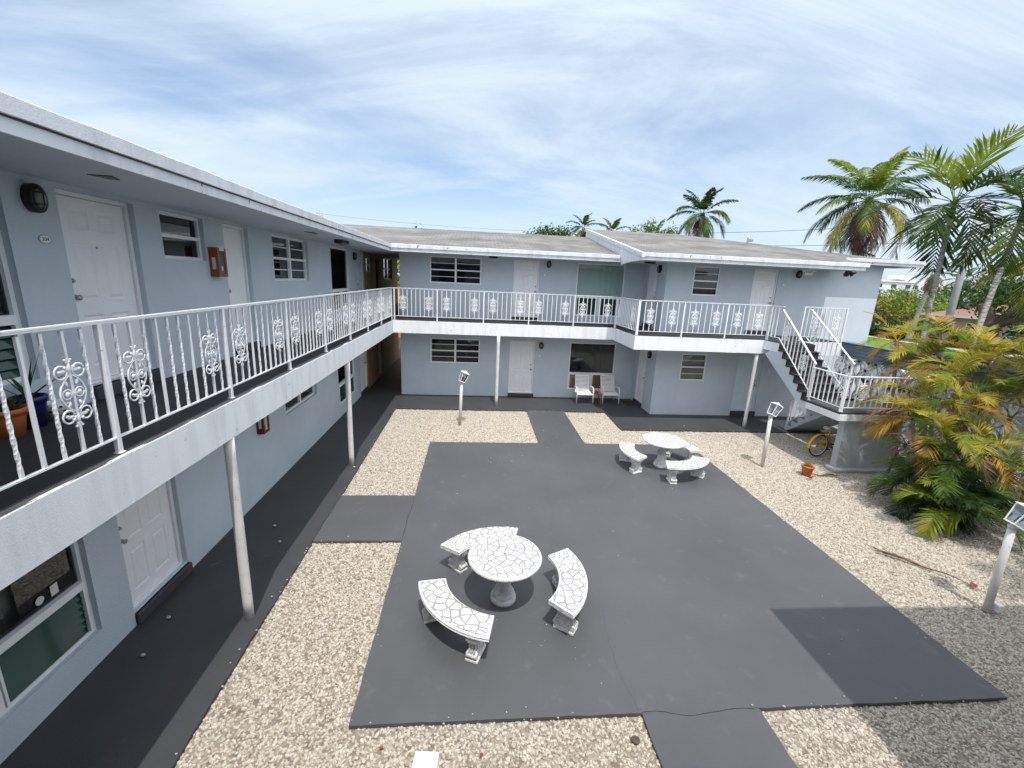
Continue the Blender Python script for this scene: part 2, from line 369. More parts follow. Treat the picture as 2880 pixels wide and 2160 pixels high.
def door(bld,off,w,a,b,c,d,panels=True,hs='r',m='door',rev=.1,stepz=None,knob=True,plate_label=None):
    f=MB();f.T=basis(*WALLS[w]);t=.045;zb,zf=-rev-.03,-rev+.03
    f.box(a,a+t,c,d,zb,zf);f.box(b-t,b,c,d,zb,zf);f.box(a+t,b-t,d-t,d,zb,zf);f.box(a+t,b-t,c,c+.02,zb,zf+.01)
    f.build('door_frame',M[m],bld,off)
    g=MB();g.T=basis(*WALLS[w]);a2,b2,c2,d2=a+t+.004,b-t-.004,c+.025,d-t-.006;z1=-rev-.004
    W=b2-a2;H=d2-c2
    g.box(a2,b2,c2,d2,z1-.05,z1-.014)
    PN=[(a2+W*u0,a2+W*u1,c2+H*v0,c2+H*v1) for (u0,u1) in ((.155,.445),(.555,.845)) for (v0,v1) in ((.08,.37),(.45,.765),(.835,.945))] if panels else []
    us=sorted({a2,b2}|{p[0] for p in PN}|{p[1] for p in PN});zs=sorted({c2,d2}|{p[2] for p in PN}|{p[3] for p in PN})
    for x0_,x1_ in zip(us,us[1:]):
        for y0_,y1_ in zip(zs,zs[1:]):
            if any(p[0]<(x0_+x1_)/2<p[1] and p[2]<(y0_+y1_)/2<p[3] for p in PN): continue
            g.poly([(x0_,y0_,z1),(x1_,y0_,z1),(x1_,y1_,z1),(x0_,y1_,z1)])
    for x0_,x1_,y0_,y1_ in ((a2,b2,c2,c2),(a2,b2,d2,d2)): g.poly([(x0_,y0_,z1),(x1_,y0_,z1),(x1_,y0_,z1-.014),(x0_,y0_,z1-.014)])
    for x_ in (a2,b2): g.poly([(x_,c2,z1),(x_,d2,z1),(x_,d2,z1-.014),(x_,c2,z1-.014)])
    for p in PN:
        L_=[(0,0),(.02,-.012),(.034,-.012),(.058,-.001)]
        rg=[[(p[0]+e,p[2]+e,z1+h),(p[1]-e,p[2]+e,z1+h),(p[1]-e,p[3]-e,z1+h),(p[0]+e,p[3]-e,z1+h)] for e,h in L_]
        for r0,r1 in zip(rg,rg[1:]):
            for k in range(4): g.poly([r0[k],r0[(k+1)%4],r1[(k+1)%4],r1[k]])
        g.poly(rg[-1])
    dr=g.build('door',M[m],bld,off)
    ux=b2-.07 if hs=='r' else a2+.07
    T=basis(*WALLS[w])
    for nm,vz,rr in (('handle',c2+.95,.032),('deadbolt',c2+1.13,.028)):
        k=MB();k.T=T@Matrix.Translation((ux,vz,z1));k.lathe([(rr,0),(rr,.012),(rr*.55,.018),(rr*.5,.035)]+([(rr*.95,.045),(rr,.06),(rr*.6,.07)] if nm=='handle' else []),seg=14)
        k.build(nm,M['steel'],dr,off)
    if panels:
        k=MB();k.T=T@Matrix.Translation(((a2+b2)/2,c2+1.5,z1));k.lathe([(.014,0),(.014,.006),(.004,.008)],seg=10);k.build('peephole',M['steel'],dr,off)
    if stepz is not None:
        k=MB();k.T=T;k.bbox(a-.01,b+.03,stepz,c-.003,-rev-.02,.0);k.T=T
        k.bbox(a+.0,b+.03,stepz,c-.02,.002,.05,b=.012)
        k.build('door_step',M['step'],bld,off)
    return dr
def wobbly(mb,A,B,Nn,z0,z1,th,jt=.006,jb=.004,step=.22,slope=0,mi=None):
    A=V(A);B=V(B);Nn=V(Nn);L=(B-A).length;n=max(2,int(L/step));P=[]
    for i in range(n+1):
        p=A+(B-A)*i/n;k=(p.x*3.1+p.y*2.7)
        o=[noise.noise(V((p.x*2.3,p.y*2.3,z0*5+q)))for q in (0,3.3)]
        lo=p+V((0,0,z0+o[0]*jb));hi=p+V((0,0,z1+o[1]*jt))
        P.append([mb.vert(lo),mb.vert(lo+Nn*th),mb.vert(hi+Nn*th-V((0,0,.008))),mb.vert(hi+Nn*(th-.012)),mb.vert(hi)])
    for a,b in zip(P,P[1:]):
        for k in range(5): mb.face([a[k],a[(k+1)%5],b[(k+1)%5],b[k]],mi)
    mb.face(P[0],mi);mb.face(P[-1][::-1],mi)
def bulkhead(name,w,u,z,label,group='black caged wall lamps'):
    b=basis(*WALLS[w]);p=b@V((u,z,0));t=thing(name,label,'wall lamp',p,group)
    T=b.copy();T.translation=V((0,0,0))
    mb=MB();mb.T=T@Matrix.Diagonal((1,1.45,1,1));mb.lathe([(.09,0),(.094,.06),(.09,.085),(.068,.09)],seg=20);mb.build('lamp_base',M['black'],t)
    mb=MB();mb.T=T@Matrix.Diagonal((1,1.55,1,1));mb.lathe([(.06,.086),(.058,.10),(.045,.115),(.02,.124),(.004,.126)],seg=18);mb.build('lens',M['lens'],t)
    mb=MB();mb.T=T
    for yy in (-.055,.055): mb.tube([(-.075,yy,.055),(-.068,yy,.095),(-.03,yy,.125),(.03,yy,.125),(.068,yy,.095),(.075,yy,.055)],.005,6)
    mb.tube([(0,-.118,.055),(0,-.1,.1),(0,-.05,.128),(0,.05,.128),(0,.1,.1),(0,.118,.055)],.005,6)
    mb.build('cage',M['black'],t);return t
def plate(w,u,z,label,text=None,sc=1):
    b=basis(*WALLS[w]);p=b@V((u,z,0));t=thing('number_plate',label,'number plate',p,'oval number plates')
    T=b.copy();T.translation=V((0,0,0))
    mb=MB();mb.T=T@Matrix.Diagonal((1,.68,1,1));mb.lathe([(.066*sc,0),(.066*sc,.006),(.06*sc,.008)],seg=28);mb.build('plate_rim',M['wall_dk'],t)
    mb=MB();mb.T=T@Matrix.Diagonal((1,.68,1,1));mb.lathe([(.054*sc,.0075),(.054*sc,.010),(.05*sc,.011)],seg=28);mb.build('plate_face',M['white'],t)
    if text:
        cu=bpy.data.curves.new('numerals','FONT');cu.body=text;cu.size=.05*sc;cu.align_x='CENTER';cu.align_y='CENTER';cu.extrude=.001
        tmp=bpy.data.objects.new('numerals',cu);col.objects.link(tmp)
        dg=bpy.context.evaluated_depsgraph_get();me=bpy.data.meshes.new_from_object(tmp.evaluated_get(dg));bpy.data.objects.remove(tmp)
        me.transform(T@Matrix.Translation((0,0,.012)));me.materials.clear();me.materials.append(M['black']);link('numerals',me,t)
    return t
# ================================================================== SETTING
def sheet(name,x0,x1,y0,y1,z,m,kind='structure',th=None):
    mb=MB()
    if th: mb.box(x0,x1,y0,y1,z-th,z)
    else: mb.poly([(x0,y0,z),(x1,y0,z),(x1,y1,z),(x0,y1,z)])
    return struct(mb.build(name,m),kind)
sheet('ground',-900,900,-900,900,-.09,M['asphalt'])
# paving: sheets with slightly irregular edges
def paving(name,pts,m,top=0.0,th=.07):
    mb=MB();P=[]
    n=len(pts)
    for i in range(n):
        a=V((*pts[i],0));b=V((*pts[(i+1)%n],0));k=max(1,int((b-a).length/.12))
        for j in range(k):
            p=a+(b-a)*j/k
            if j>0:
                q=(b-a).normalized();nn=V((-q.y,q.x,0));nn=nn if (nn.x+nn.y)>0 else -nn
                p=p+nn*(.011*noise.noise(p*3.1)+.008*noise.noise(p*9.0))
            P.append(p)
    top_=[mb.vert((p.x,p.y,top)) for p in P];bot=[mb.vert((p.x,p.y,top-th)) for p in P]
    mb.face(top_);m_=len(P)
    for i in range(m_): mb.face([top_[i],top_[(i+1)%m_],bot[(i+1)%m_],bot[i]])
    return struct(mb.build(name,m))
A0,A1,A2,A3,A4,A5,A6,A7=-2.764,-1.23,6.432,1.894,3.256,1.927,3.292,4.778
B1,B2,B3,B4,B5,B6=11.716,14.903,8.585,6.936,3.653,12.996
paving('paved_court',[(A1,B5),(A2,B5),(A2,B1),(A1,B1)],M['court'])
paving('path',[(A0,B4),(A1,B4),(A1,B3),(A0,B3)],M['court'])
paving('path',[(A3,B1),(A4,B1),(A4,B2),(A3,B2)],M['court'])
paving('path',[(A5,-1),(A6,-1),(A6,B5),(A5,B5)],M['court'])
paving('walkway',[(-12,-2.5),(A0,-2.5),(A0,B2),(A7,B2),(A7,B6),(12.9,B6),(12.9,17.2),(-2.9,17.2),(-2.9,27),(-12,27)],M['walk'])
sheet('gravel_ground',-3,13.2,-2,17.5,-.052,M['gbase'])
# cracks and joints in the paint
def crack(pts,w=.006):
    mb=MB();Q=[]
    for a,b in zip(pts,pts[1:]):
        a=V((*a,0));b=V((*b,0));n=max(2,int((b-a).length/.06))
        for j in range(n):
            p=a+(b-a)*j/n;Q.append(p+V((noise.noise(p*2.2+V((5,0,0)))*.05+noise.noise(p*11)*.012,noise.noise(p*2.2+V((0,9,0)))*.05+noise.noise(p*13)*.012,0)))
    for a,b in zip(Q,Q[1:]):
        d=(b-a).normalized();s=V((-d.y,d.x,0))*w*.5*(.6+.8*abs(noise.noise(a*7)))
        mb.poly([a-s+V((0,0,.003)),b-s+V((0,0,.003)),b+s+V((0,0,.003)),a+s+V((0,0,.003))])
    return struct(mb.build('crack',M['crack']))
crack([(A1,B4),(A1,B3)],.007);crack([(A0,B4),(A0,B3)],.010);crack([(A5,B5),(2.5,3.62),(A6,B5)],.006)
crack([(A3,B2),(A4,B2)],.006);crack([(1.9,3.68),(1.83,4.2),(1.86,4.8),(1.92,5.3)],.0016);crack([(1.5,7.4),(1.7,7.9),(1.6,8.6)],.0025);crack([(-3.6,8.9),(-3.1,9.3)],.004)
# street side
sheet('street',13.4,35.5,-60,140,-.075,M['asphalt'])
sheet('lawn',36,44,-60,140,-.03,M['grass'])
sheet('sidewalk',44,45.3,-60,140,.01,M['pavement'])
sheet('kerb',35.5,36,-60,140,.0,M['pavement'],th=.12)
sheet('lawn',45.3,140,-60,140,-.02,M['grass'])
sheet('lawn',-140,13.0,36.5,140,-.05,M['grass'])
# ================================================================== LEFT WING
O=V((WL,10,0))
lw=thing('apartment_wing','long pale blue apartment wing along the left side of the courtyard','apartment building',O)
UP='L'
ops=[(2.62,4.56,3.43,5.31),(5.11,6.15,3.22,5.31),(6.6,7.56,4.67,5.31),(8.1,8.93,3.2,5.31),(9.92,11.88,4.34,5.31),(13.64,15.42,3.4,5.31),(16.42,17.28,3.2,5.31),
     (2.6,4.64,.37,2.27),(5.1,6.16,.18,2.27),(9.9,11.88,1.31,2.27),(13.76,15.62,.4,2.27),(16.4,17.33,.17,2.27)]
mb=MB();wallmesh(mb,'L',-3,17.46,0,ZE,ops)
mb.box(-12,WL-.5,-3,24.6,0,ZE,0);mb.poly([(-12,-3,0),(WL,-3,0),(WL,-3,ZE),(-12,-3,ZE)])
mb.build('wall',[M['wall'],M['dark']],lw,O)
mb=MB();wallmesh(mb,'L',17.46,24.6,0,ZE,[(17.8,18.78,4.62,5.2),(19.45,20.25,3.1,5.18),(21.05,23.1,4.32,5.31),(19.5,20.3,.1,2.1)])
mb.T=None;mb.poly([(WL,24.6,0),(WL-.5,24.6,0),(WL-.5,24.6,ZE),(WL,24.6,ZE)])
mb.build('passage_wall',[M['tan'],M['dark']],lw,O)
window(lw,O,'L',2.62,4.56,3.43,5.31,'pic','glassd',('curtg',None),trans=4.02,split=3.62)
door(lw,O,'L',5.11,6.15,3.22,5.31,hs='l',stepz=ZF)
window(lw,O,'L',6.6,7.56,4.67,5.31,'plain','glassd',('blind',))
door(lw,O,'L',8.1,8.93,3.2,5.31,panels=False,hs='l',stepz=ZF)
window(lw,O,'L',9.92,11.88,4.34,5.31,'four','glass',('curtg',None,(11.3,11.5)))
window(lw,O,'L',13.64,15.42,3.4,5.31,'pic','glassteal',('curtt','jalb'),trans=4.02,rev=.05)
door(lw,O,'L',16.42,17.28,3.2,5.31,hs='l',rev=.04,stepz=ZF,m='bdoor')
window(lw,O,'L',2.6,4.64,.37,2.27,'pic','glassd',('blind',None,(3.88,3.93)),trans=1.02,split=3.58)
door(lw,O,'L',5.1,6.16,.18,2.27,hs='l',stepz=0)
window(lw,O,'L',9.9,11.88,1.31,2.27,'four','glassd',('curtm',))
window(lw,O,'L',13.76,15.62,.4,2.27,'pic','glass',('curt',),trans=1.03,rev=.05)
door(lw,O,'L',16.4,17.33,.17,2.27,hs='r',rev=.04,stepz=0)
window(lw,O,'L',21.05,23.1,4.32,5.31,'four','glassd',None)
window(lw,O,'L',17.8,18.78,4.62,5.2,'plain','glassd',None)
door(lw,O,'L',19.5,20.3,.1,2.1,panels=False,hs='r',m='bdoor')
mb=MB();mb.box(-4.418,-4.414,4.28,4.36,1.12,1.24);mb.build('sticker',M['label'],lw,O)
mb=MB();mb.T=Matrix.Translation((-4.417,4.16,1.17))@Matrix.Rotation(R(90),4,'Y');mb.lathe([(.045,0),(.045,.003)],seg=16);mb.build('sticker',M['label'],lw,O)
# soffit, roof, fascia
mb=MB();mb.box(-12,XB-.05,-3,24.6,ZE,ZE+.06);mb.box(XB-.05,WL+1.46,15.43,24.6,ZE,ZE+.06);mb.build('soffit',M['soffit'],lw,O)
mb=MB();mb.prism([(-2.93,-3,5.545),(-8.3,-3,6.62),(-13.7,-3,5.545),(-13.7,-3,5.44),(-2.93,-3,5.44)],(0,28.5,0));mb.build('roof',M['shingle_s'],lw,O)
mb=MB();wobbly(mb,(-2.965,-3,0),(-2.965,15.43,0),(1,0,0),5.345,5.462,.03,.003,.003)
wobbly(mb,(-2.99,-3,0),(-2.99,15.385,0),(1,0,0),5.455,5.575,.09,.008,.004);mb.build('fascia',M['eave'],lw,O)
for y0,y1,z in ((4.55,4.75,5.359),(9.6,10.05,5.359)):
    mb=MB();mb.prism([(-3.55,y0,z),(-3.35,y0+.02,z),(-3.42,y1,z),(-3.5,y1,z)],(0,0,-.006));mb.build('soffit_vent',M['black'],lw,O)
# balcony slab
mb=MB();mb.box(WL,XB-.02,-3,24.55,ZS+.004,ZF-.02,0)
wobbly(mb,(XB-.02,-3,0),(XB-.02,YB,0),(1,0,0),ZS,ZF-.012,.02,.010,.006,mi=0);mb.build('balcony_slab',M['trim'],lw,O)
mb=MB();mb.box(WL+.001,XB-.075,-3,24.5,ZF-.019,ZF,0);mb.poly([(XB-.074,-3,ZF-.001),(XB-.006,-3,ZF-.010),(XB-.006,YB,ZF-.010),(XB-.074,YB,ZF-.001)],1)
mb.build('balcony_deck',[M['deck'],M['deckedge']],lw,O)
# ================================================================== REAR WING
O=V((1.5,WR,0))
rw=thing('apartment_wing','pale blue rear apartment wing facing the camera under a plain grey shingle roof','apartment building',O)
ops=[(-1.77,.14,4.34,5.31),(1.36,2.34,3.2,5.31),(3.79,5.67,3.33,5.31),(-1.75,.16,1.3,2.27),(1.33,2.33,.15,2.25),(3.73,5.61,.36,2.27)]
mb=MB();wallmesh(mb,'R',-2.873,XP,0,ZE,ops)
mb.T=None;mb.box(-2.873,XP,WR+.46,24.5,0,ZE,0);mb.poly([(-2.873,WR,0),(-2.873,WR+.46,0),(-2.873,WR+.46,ZE),(-2.873,WR,ZE)])
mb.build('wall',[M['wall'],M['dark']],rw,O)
window(rw,O,'R',-1.77,.14,4.34,5.31,'four','glassd',('curtm',),rev=.06)
door(rw,O,'R',1.36,2.34,3.2,5.31,hs='r',stepz=ZF,rev=.07)
window(rw,O,'R',3.79,5.67,3.33,5.31,'pic','glass',('curt',),trans=4.05,rev=.06)
window(rw,O,'R',-1.75,.16,1.3,2.27,'four','glassd',('curtbl',),rev=.06)
door(rw,O,'R',1.33,2.33,.15,2.25,hs='r',stepz=0,rev=.07)
window(rw,O,'R',3.73,5.61,.36,2.27,'pic','glassd',(('curtbl','jalb')),trans=1.01,rev=.06)
mb=MB();mb.box(-2.86,4.99,15.44,16.79,ZE,ZE+.06);mb.build('soffit',M['soffit'],rw,O)
mb=MB();mb.prism([(-9,15.42,5.55),(-9,20.6,6.62),(-9,25.8,5.55),(-9,25.8,5.44),(-9,15.42,5.44)],(13.97,0,0));mb.build('roof',M['shingle'],rw,O)
mb=MB();wobbly(mb,(-2.935,15.42,0),(4.985,15.42,0),(0,-1,0),5.345,5.462,.03,.003,.003)
wobbly(mb,(-2.90,15.44,0),(4.985,15.44,0),(0,-1,0),5.455,5.58,.085,.012,.005,step=.12);mb.build('fascia',M['eave'],rw,O)
mb=MB();mb.box(XB-.019,XD-.001,YB+.02,WR,ZS+.005,ZF-.02)
wobbly(mb,(XB-.0,YB+.02,0),(XD-.022,YB+.02,0),(0,-1,0),ZS+.001,ZF-.014,.02,.009,.006);mb.build('balcony_slab',M['trim'],rw,O)
mb=MB();mb.box(XB-.07,XD+.0,YB+.07,WR-.001,ZF-.019,ZF+.001,0);mb.poly([(XB-.0,YB+.069,ZF-.001),(XB,YB+.006,ZF-.009),(XD,YB+.006,ZF-.009),(XD,YB+.069,ZF-.001)],1)
mb.build('balcony_deck',[M['deck'],M['deckedge']],rw,O)
# ================================================================== RIGHT BLOCK
O=V((10,WP,0))
bk=thing('apartment_block','pale blue apartment block projecting at the right with the higher hipped shingle roof','apartment building',O)
ops=[(7.38,8.32,4.33,5.31),(9.54,10.44,3.2,5.31),(7.36,8.31,1.3,2.28),(9.5,10.43,.2,2.28)]
mb=MB();wallmesh(mb,'P',XP,XE,0,5.62,ops)
wallmesh(mb,'S',WP,WR,0,ZE,[(15.52,16.34,3.2,5.3),(15.6,16.4,.16,2.2)])
mb.T=None;mb.box(XP+.46,XE,WP+.46,27,0,5.62,0);mb.poly([(XE,WP,0),(XE,WP+.46,0),(XE,WP+.46,5.62),(XE,WP,5.62)])
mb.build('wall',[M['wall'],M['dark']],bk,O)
window(bk,O,'P',7.38,8.32,4.33,5.31,'two','glassd',('curtm',),rev=.06)
door(bk,O,'P',9.54,10.44,3.2,5.31,hs='r',stepz=ZF,rev=.07)
window(bk,O,'P',7.36,8.31,1.3,2.28,'two','glass',('blind',),rev=.06)
door(bk,O,'P',9.5,10.43,.2,2.28,panels=False,hs='r',m='bdoor',stepz=0,rev=.07)
door(bk,O,'S',15.52,16.34,3.2,5.3,hs='l',stepz=ZF,rev=.05)
door(bk,O,'S',15.6,16.4,.16,2.2,hs='l',stepz=0,rev=.05)
zr=lambda y:5.545+.193*(y-13.35)
mb=MB()
mb.poly([(5.0,13.36,zr(13.36)),(12.4,13.36,zr(13.36)),(12.4,14.31,zr(14.31)),(15.3,14.31,zr(14.31)),(9.3,20.9,7.0),(5.0,20.9,7.0)])
mb.poly([(15.3,14.31,zr(14.31)),(15.3,27.5,zr(14.31)),(9.3,20.9,7.0)])
mb.poly([(5,20.9,7),(9.3,20.9,7),(15.3,27.5,zr(14.31)),(5,28.45,5.545)])
mb.poly([(12.4,13.36,zr(13.36)),(12.4,14.31,zr(14.31)),(12.4,14.31,5.44),(12.4,13.36,5.44)])
mb.build('roof',M['shingle'],bk,O)
mb=MB();mb.box(5.05,12.36,13.39,WP-.002,ZE,ZE+.05);mb.box(5.05,XP-.002,WP-.002,16.79,ZE,ZE+.05);mb.box(12.36,15.27,14.34,WP-.002,5.615,5.66);mb.box(XE+.01,15.27,WP-.002,27,5.615,5.66);mb.build('soffit',M['soffit'],bk,O)
mb=MB();wobbly(mb,(5.0,13.38,0),(12.33,13.38,0),(0,-1,0),5.345,5.455,.03,.003,.003)
wobbly(mb,(4.97,13.40,0),(12.42,13.40,0),(0,-1,0),5.448,5.57,.085,.012,.005,step=.12)
wobbly(mb,(12.41,14.33,0),(15.28,14.33,0),(0,-1,0),5.60,5.69,.03,.003,.003);wobbly(mb,(12.405,14.35,0),(15.33,14.35,0),(0,-1,0),5.685,5.79,.08,.006,.004)
wobbly(mb,(15.27,14.30,0),(15.27,27,0),(1,0,0),5.60,5.78,.05,.003,.003)
mb.build('fascia',M['eave'],bk,O)
# gable board above the rear roof
g=MB();pts=[(13.33,5.335),(14.4,5.325),(15.35,5.25),(15.43,5.44),(20.9,5.44),(20.9,6.985),(13.33,zr(13.33)-.01)]
g.prism([(4.985,y,z) for y,z in pts],(.05,0,0));g.build('gable_board',M['eave'],bk,O)
g=MB();n=24
for i in range(n):
    ya=13.30+(20.95-13.30)*i/n;yb=13.30+(20.95-13.30)*(i+1)/n
    j=[.006*noise.noise(V((0,q*2,1)))for q in (ya,yb)]
    pa=[(4.955,ya,zr(ya)-.115+j[0]),(5.05,ya,zr(ya)-.115),(5.05,ya,zr(ya)+.012),(4.955,ya,zr(ya)+.012+j[0])]
    pb=[(4.955,yb,zr(yb)-.115+j[1]),(5.05,yb,zr(yb)-.115),(5.05,yb,zr(yb)+.012),(4.955,yb,zr(yb)+.012+j[1])]
    ia=[g.vert(p) for p in pa];ib=[g.vert(p) for p in pb]
    for k in range(4): g.face([ia[k],ia[(k+1)%4],ib[(k+1)%4],ib[k]])
    if i==0:g.face(ia)
g.build('rake_trim',M['eave'],bk,O)
mb=MB();mb.box(XD,XP,YP+.02,WR-.002,ZS+.005,ZF-.02);mb.box(XP,12.05,YP+.02,WP,ZS+.005,ZF-.02);mb.box(9.36,10.5,12.62,YP+.02,ZS+.15,ZF-.02)
wobbly(mb,(XD-.02,YP+.02,0),(9.36,YP+.02,0),(0,-1,0),ZS+.001,ZF-.014,.02,.009,.006)
wobbly(mb,(10.5,YP+.02,0),(12.05,YP+.02,0),(0,-1,0),ZS+.001,ZF-.014,.02,.009,.006)
wobbly(mb,(XD,YP+.02,0),(XD,YB+.018,0),(-1,0,0),ZS+.001,ZF-.014,.02,.009,.006)
mb.build('balcony_slab',M['trim'],bk,O)
mb=MB();mb.box(XD+.05,XP-.001,YP+.05,WR-.001,ZF-.019,ZF-.001);mb.box(XP-.001,12.03,YP+.05,WP-.001,ZF-.019,ZF-.001);mb.box(9.37,10.49,12.60,YP+.05,ZF-.019,ZF-.001)
mb.poly([(XD-.012,YP+.0,ZF-.009),(9.37,YP,ZF-.009),(9.37,YP+.05,ZF-.002),(XD+.05,YP+.05,ZF-.002)],1);mb.poly([(10.5,YP,ZF-.009),(12.04,YP,ZF-.009),(12.04,YP+.05,ZF-.002),(10.5,YP+.05,ZF-.002)],1)
mb.poly([(XD-.012,YP,ZF-.009),(XD+.05,YP+.05,ZF-.002),(XD+.05,YB+.05,ZF-.002),(XD-.012,YB+.02,ZF-.009)],1)
mb.build('balcony_deck',[M['deck'],M['deckedge']],bk,O)
mb=MB();mb.lathe([(.035,0),(.035,.25),(.06,.26),(.06,.30),(.03,.32)],(11.13,18.03,zr(18.03)-.03),12);mb.build('roof_vent',M['white'],bk,O)
# near wing (behind the camera): the part of the U that shades the bottom right of the court
O=V((3,-1.2,0))
nw=thing('apartment_wing','near apartment wing around the camera, its eave shading the court corner','apartment building',O)
mb=MB();wallmesh(mb,'Nw',-4.3,4.9,0,ZE,[(-3,-1,.9,2.2),(1.2,2.1,.1,2.2),(-3,-1,3.9,5.2),(1.2,2.1,3.1,5.2)])
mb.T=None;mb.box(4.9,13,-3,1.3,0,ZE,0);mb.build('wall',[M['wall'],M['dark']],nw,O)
mb=MB();mb.box(-4.3,4.78,-9,.7,ZE,5.56);mb.box(4.78,14.2,-9,2.97,ZE,5.561);mb.prism([(-4,.7,5.57),(-4,-4.5,6.6),(-4,-9,5.57)],(18,0,0));mb.build('roof',M['shingle'],nw,O)
mb=MB();mb.box(-2.9,4.9,-1.2,-.05,ZS,ZF);mb.build('balcony_slab',M['trim'],nw,O)
# ================================================================== wall fittings
bulkhead('wall_lamp','L',4.83,5.16,'black caged wall lamp beside the nearest upper white door')
bulkhead('wall_lamp','L',16.05,5.14,'black caged wall lamp by the far end of the left upper gallery')
bulkhead('wall_lamp','R',2.68,5.20,'black caged lamp right of the rear upper door')
bulkhead('wall_lamp','R',2.57,2.11,'black caged lamp right of the rear ground floor door')
bulkhead('wall_lamp','S',15.30,5.17,'black caged lamp in the upper recess beside the narrow side door')
bulkhead('wall_lamp','S',15.28,2.11,'black caged lamp in the ground floor recess above the door mat')
bulkhead('wall_lamp','P',11.15,5.19,'black caged lamp next to the exit sign under the right eave')
plate('L',4.895,4.785,'oval white number plate 204 between the nearest lamp and door','204')
plate('R',2.54,4.80,'small oval plate beside the rear upper door')
plate('R',2.53,1.69,'small oval plate beside the rear ground floor door')
plate('P',10.66,4.81,'small oval plate beside the upper door of the right block')
plate('P',10.72,1.73,'small oval plate right of the pale blue ground floor door')
def textmesh(name,body,size,T,m,parent):
    cu=bpy.data.curves.new(name,'FONT');cu.body=body;cu.size=size;cu.align_x='CENTER';cu.align_y='CENTER';cu.extrude=.002
    tmp=bpy.data.objects.new(name,cu);col.objects.link(tmp);dg=bpy.context.evaluated_depsgraph_get()
    me=bpy.data.meshes.new_from_object(tmp.evaluated_get(dg));bpy.data.objects.remove(tmp);me.transform(T);me.materials.clear();me.materials.append(m);return link(name,me,parent)
# exit sign with two small emergency heads hanging from the eave soffit
t=thing('exit_sign','white EXIT sign with twin emergency heads hanging under the right eave','exit sign',(11.02,14.1,ZE))
mb=MB();mb.bbox(-.13,.13,-.03,.03,-.20,-.02);mb.box(-.02,.02,-.02,.02,-.02,0);mb.build('sign_box',M['white'],t)
textmesh('lettering','EXIT',.12,Matrix.Translation((0,-.033,-.11))@Matrix.Rotation(R(90),4,'X'),M['redpot'],t)
for sx in(-1,1):
    mb=MB();mb.T=Matrix.Translation((sx*.19,-.01,-.06))@Matrix.Rotation(R(70),4,'X')@Matrix.Rotation(R(25*sx),4,'Y');mb.lathe([(.03,-.05),(.05,.02),(.048,.03)],seg=12);mb.box(-.02-sx*.06,.02-sx*.06,-.015,.015,-.05,-.02);mb.build('emergency_head',M['white'],t)
t=thing('floodlight','black twin floodlight under the right end of the eave','floodlight',(12.45,14.1,ZE))
mb=MB();mb.lathe([(.06,-.03),(.06,0)],seg=12);mb.bar((-.1,0,-.03),(.1,0,-.03),.03);mb.build('bracket',M['black'],t)
for sx in(-1,1):
    mb=MB();mb.T=Matrix.Translation((sx*.12,-.03,-.08))@Matrix.Rotation(R(55*sx),4,'Y')@Matrix.Rotation(R(40),4,'X');mb.lathe([(.035,.09),(.045,.03),(.09,-.09),(.086,-.095),(.05,-.07)],seg=14);mb.build('lamp_head',M['black'],t)
t=thing('soffit_light','dark flush light fitting under the left gallery ceiling','ceiling light',(-3.4,11.65,ZE))
mb=MB();mb.bbox(-.10,.10,-.30,.30,-.09,0,.012);mb.build('housing',M['black'],t);mb=MB();mb.bbox(-.07,.07,-.26,.26,-.105,-.088);mb.build('diffuser',M['lens'],t)
for (x,y,lb) in((.55,16.1,'dark flush light under the eave left of the rear upper door'),(5.7,14.5,'dark flush light under the eave at the corner of the right block')):
    t=thing('soffit_light',lb,'ceiling light',(x,y,ZE));mb=MB();mb.bbox(-.16,.16,-.1,.1,-.06,0,.01);mb.build('housing',M['black'],t);mb=MB();mb.bbox(-.13,.13,-.07,.07,-.075,-.058);mb.build('diffuser',M['lens'],t)
def cabinet(y,z,h,label,m,alt):
    t=thing('extinguisher_cabinet',label,'extinguisher cabinet',(WL,y,z),'fire extinguisher cabinets on the left wing')
    d=.13;w=.245
    mb=MB();mb.box(0,d,0,.012,0,h);mb.box(0,d,w-.012,w,0,h);mb.box(0,d,.012,w-.012,0,.012);mb.box(0,d,.012,w-.012,h-.012,h);mb.box(0,.01,.012,w-.012,.012,h-.012);mb.build('cabinet',M[m],t)
    mb=MB();mb.T=Matrix(((0,0,1,d),(1,0,0,0),(0,1,0,0),(0,0,0,1)));frame_bars(mb,.0,w,.0,h,.0,.012,.045);mb.build('door_frame',M[m],t)
    mb=MB();mb.box(d+.001,d+.004,.05,w-.05,.05,h-.05);mb.build('glass',M['lampglass'],t)
    mb=MB();mb.lathe([(.045,.02),(.05,.03),(.05,.26),(.03,.31),(.02,.34),(.03,.35),(.01,.38)],(.065,w*.5,.015),16);mb.build('extinguisher',M['redpot'],t)
    mb=MB();mb.box(.045,.10,-.002,-.0005,h*.26,h*.66);mb.box(d+.012,d+.014,.06,.19,h-.05,h+.02);mb.box(d+.0045,d+.006,.09,.13,.1,.17);mb.build('notice',M['label'],t)
    return t
cabinet(7.615,4.43,.46,'orange brown extinguisher cabinet on the upper wall beside the narrow white door','extbox',0)
cabinet(8.545,1.36,.46,'dark red extinguisher cabinet on the ground floor wall below the gallery','extbox2',1)
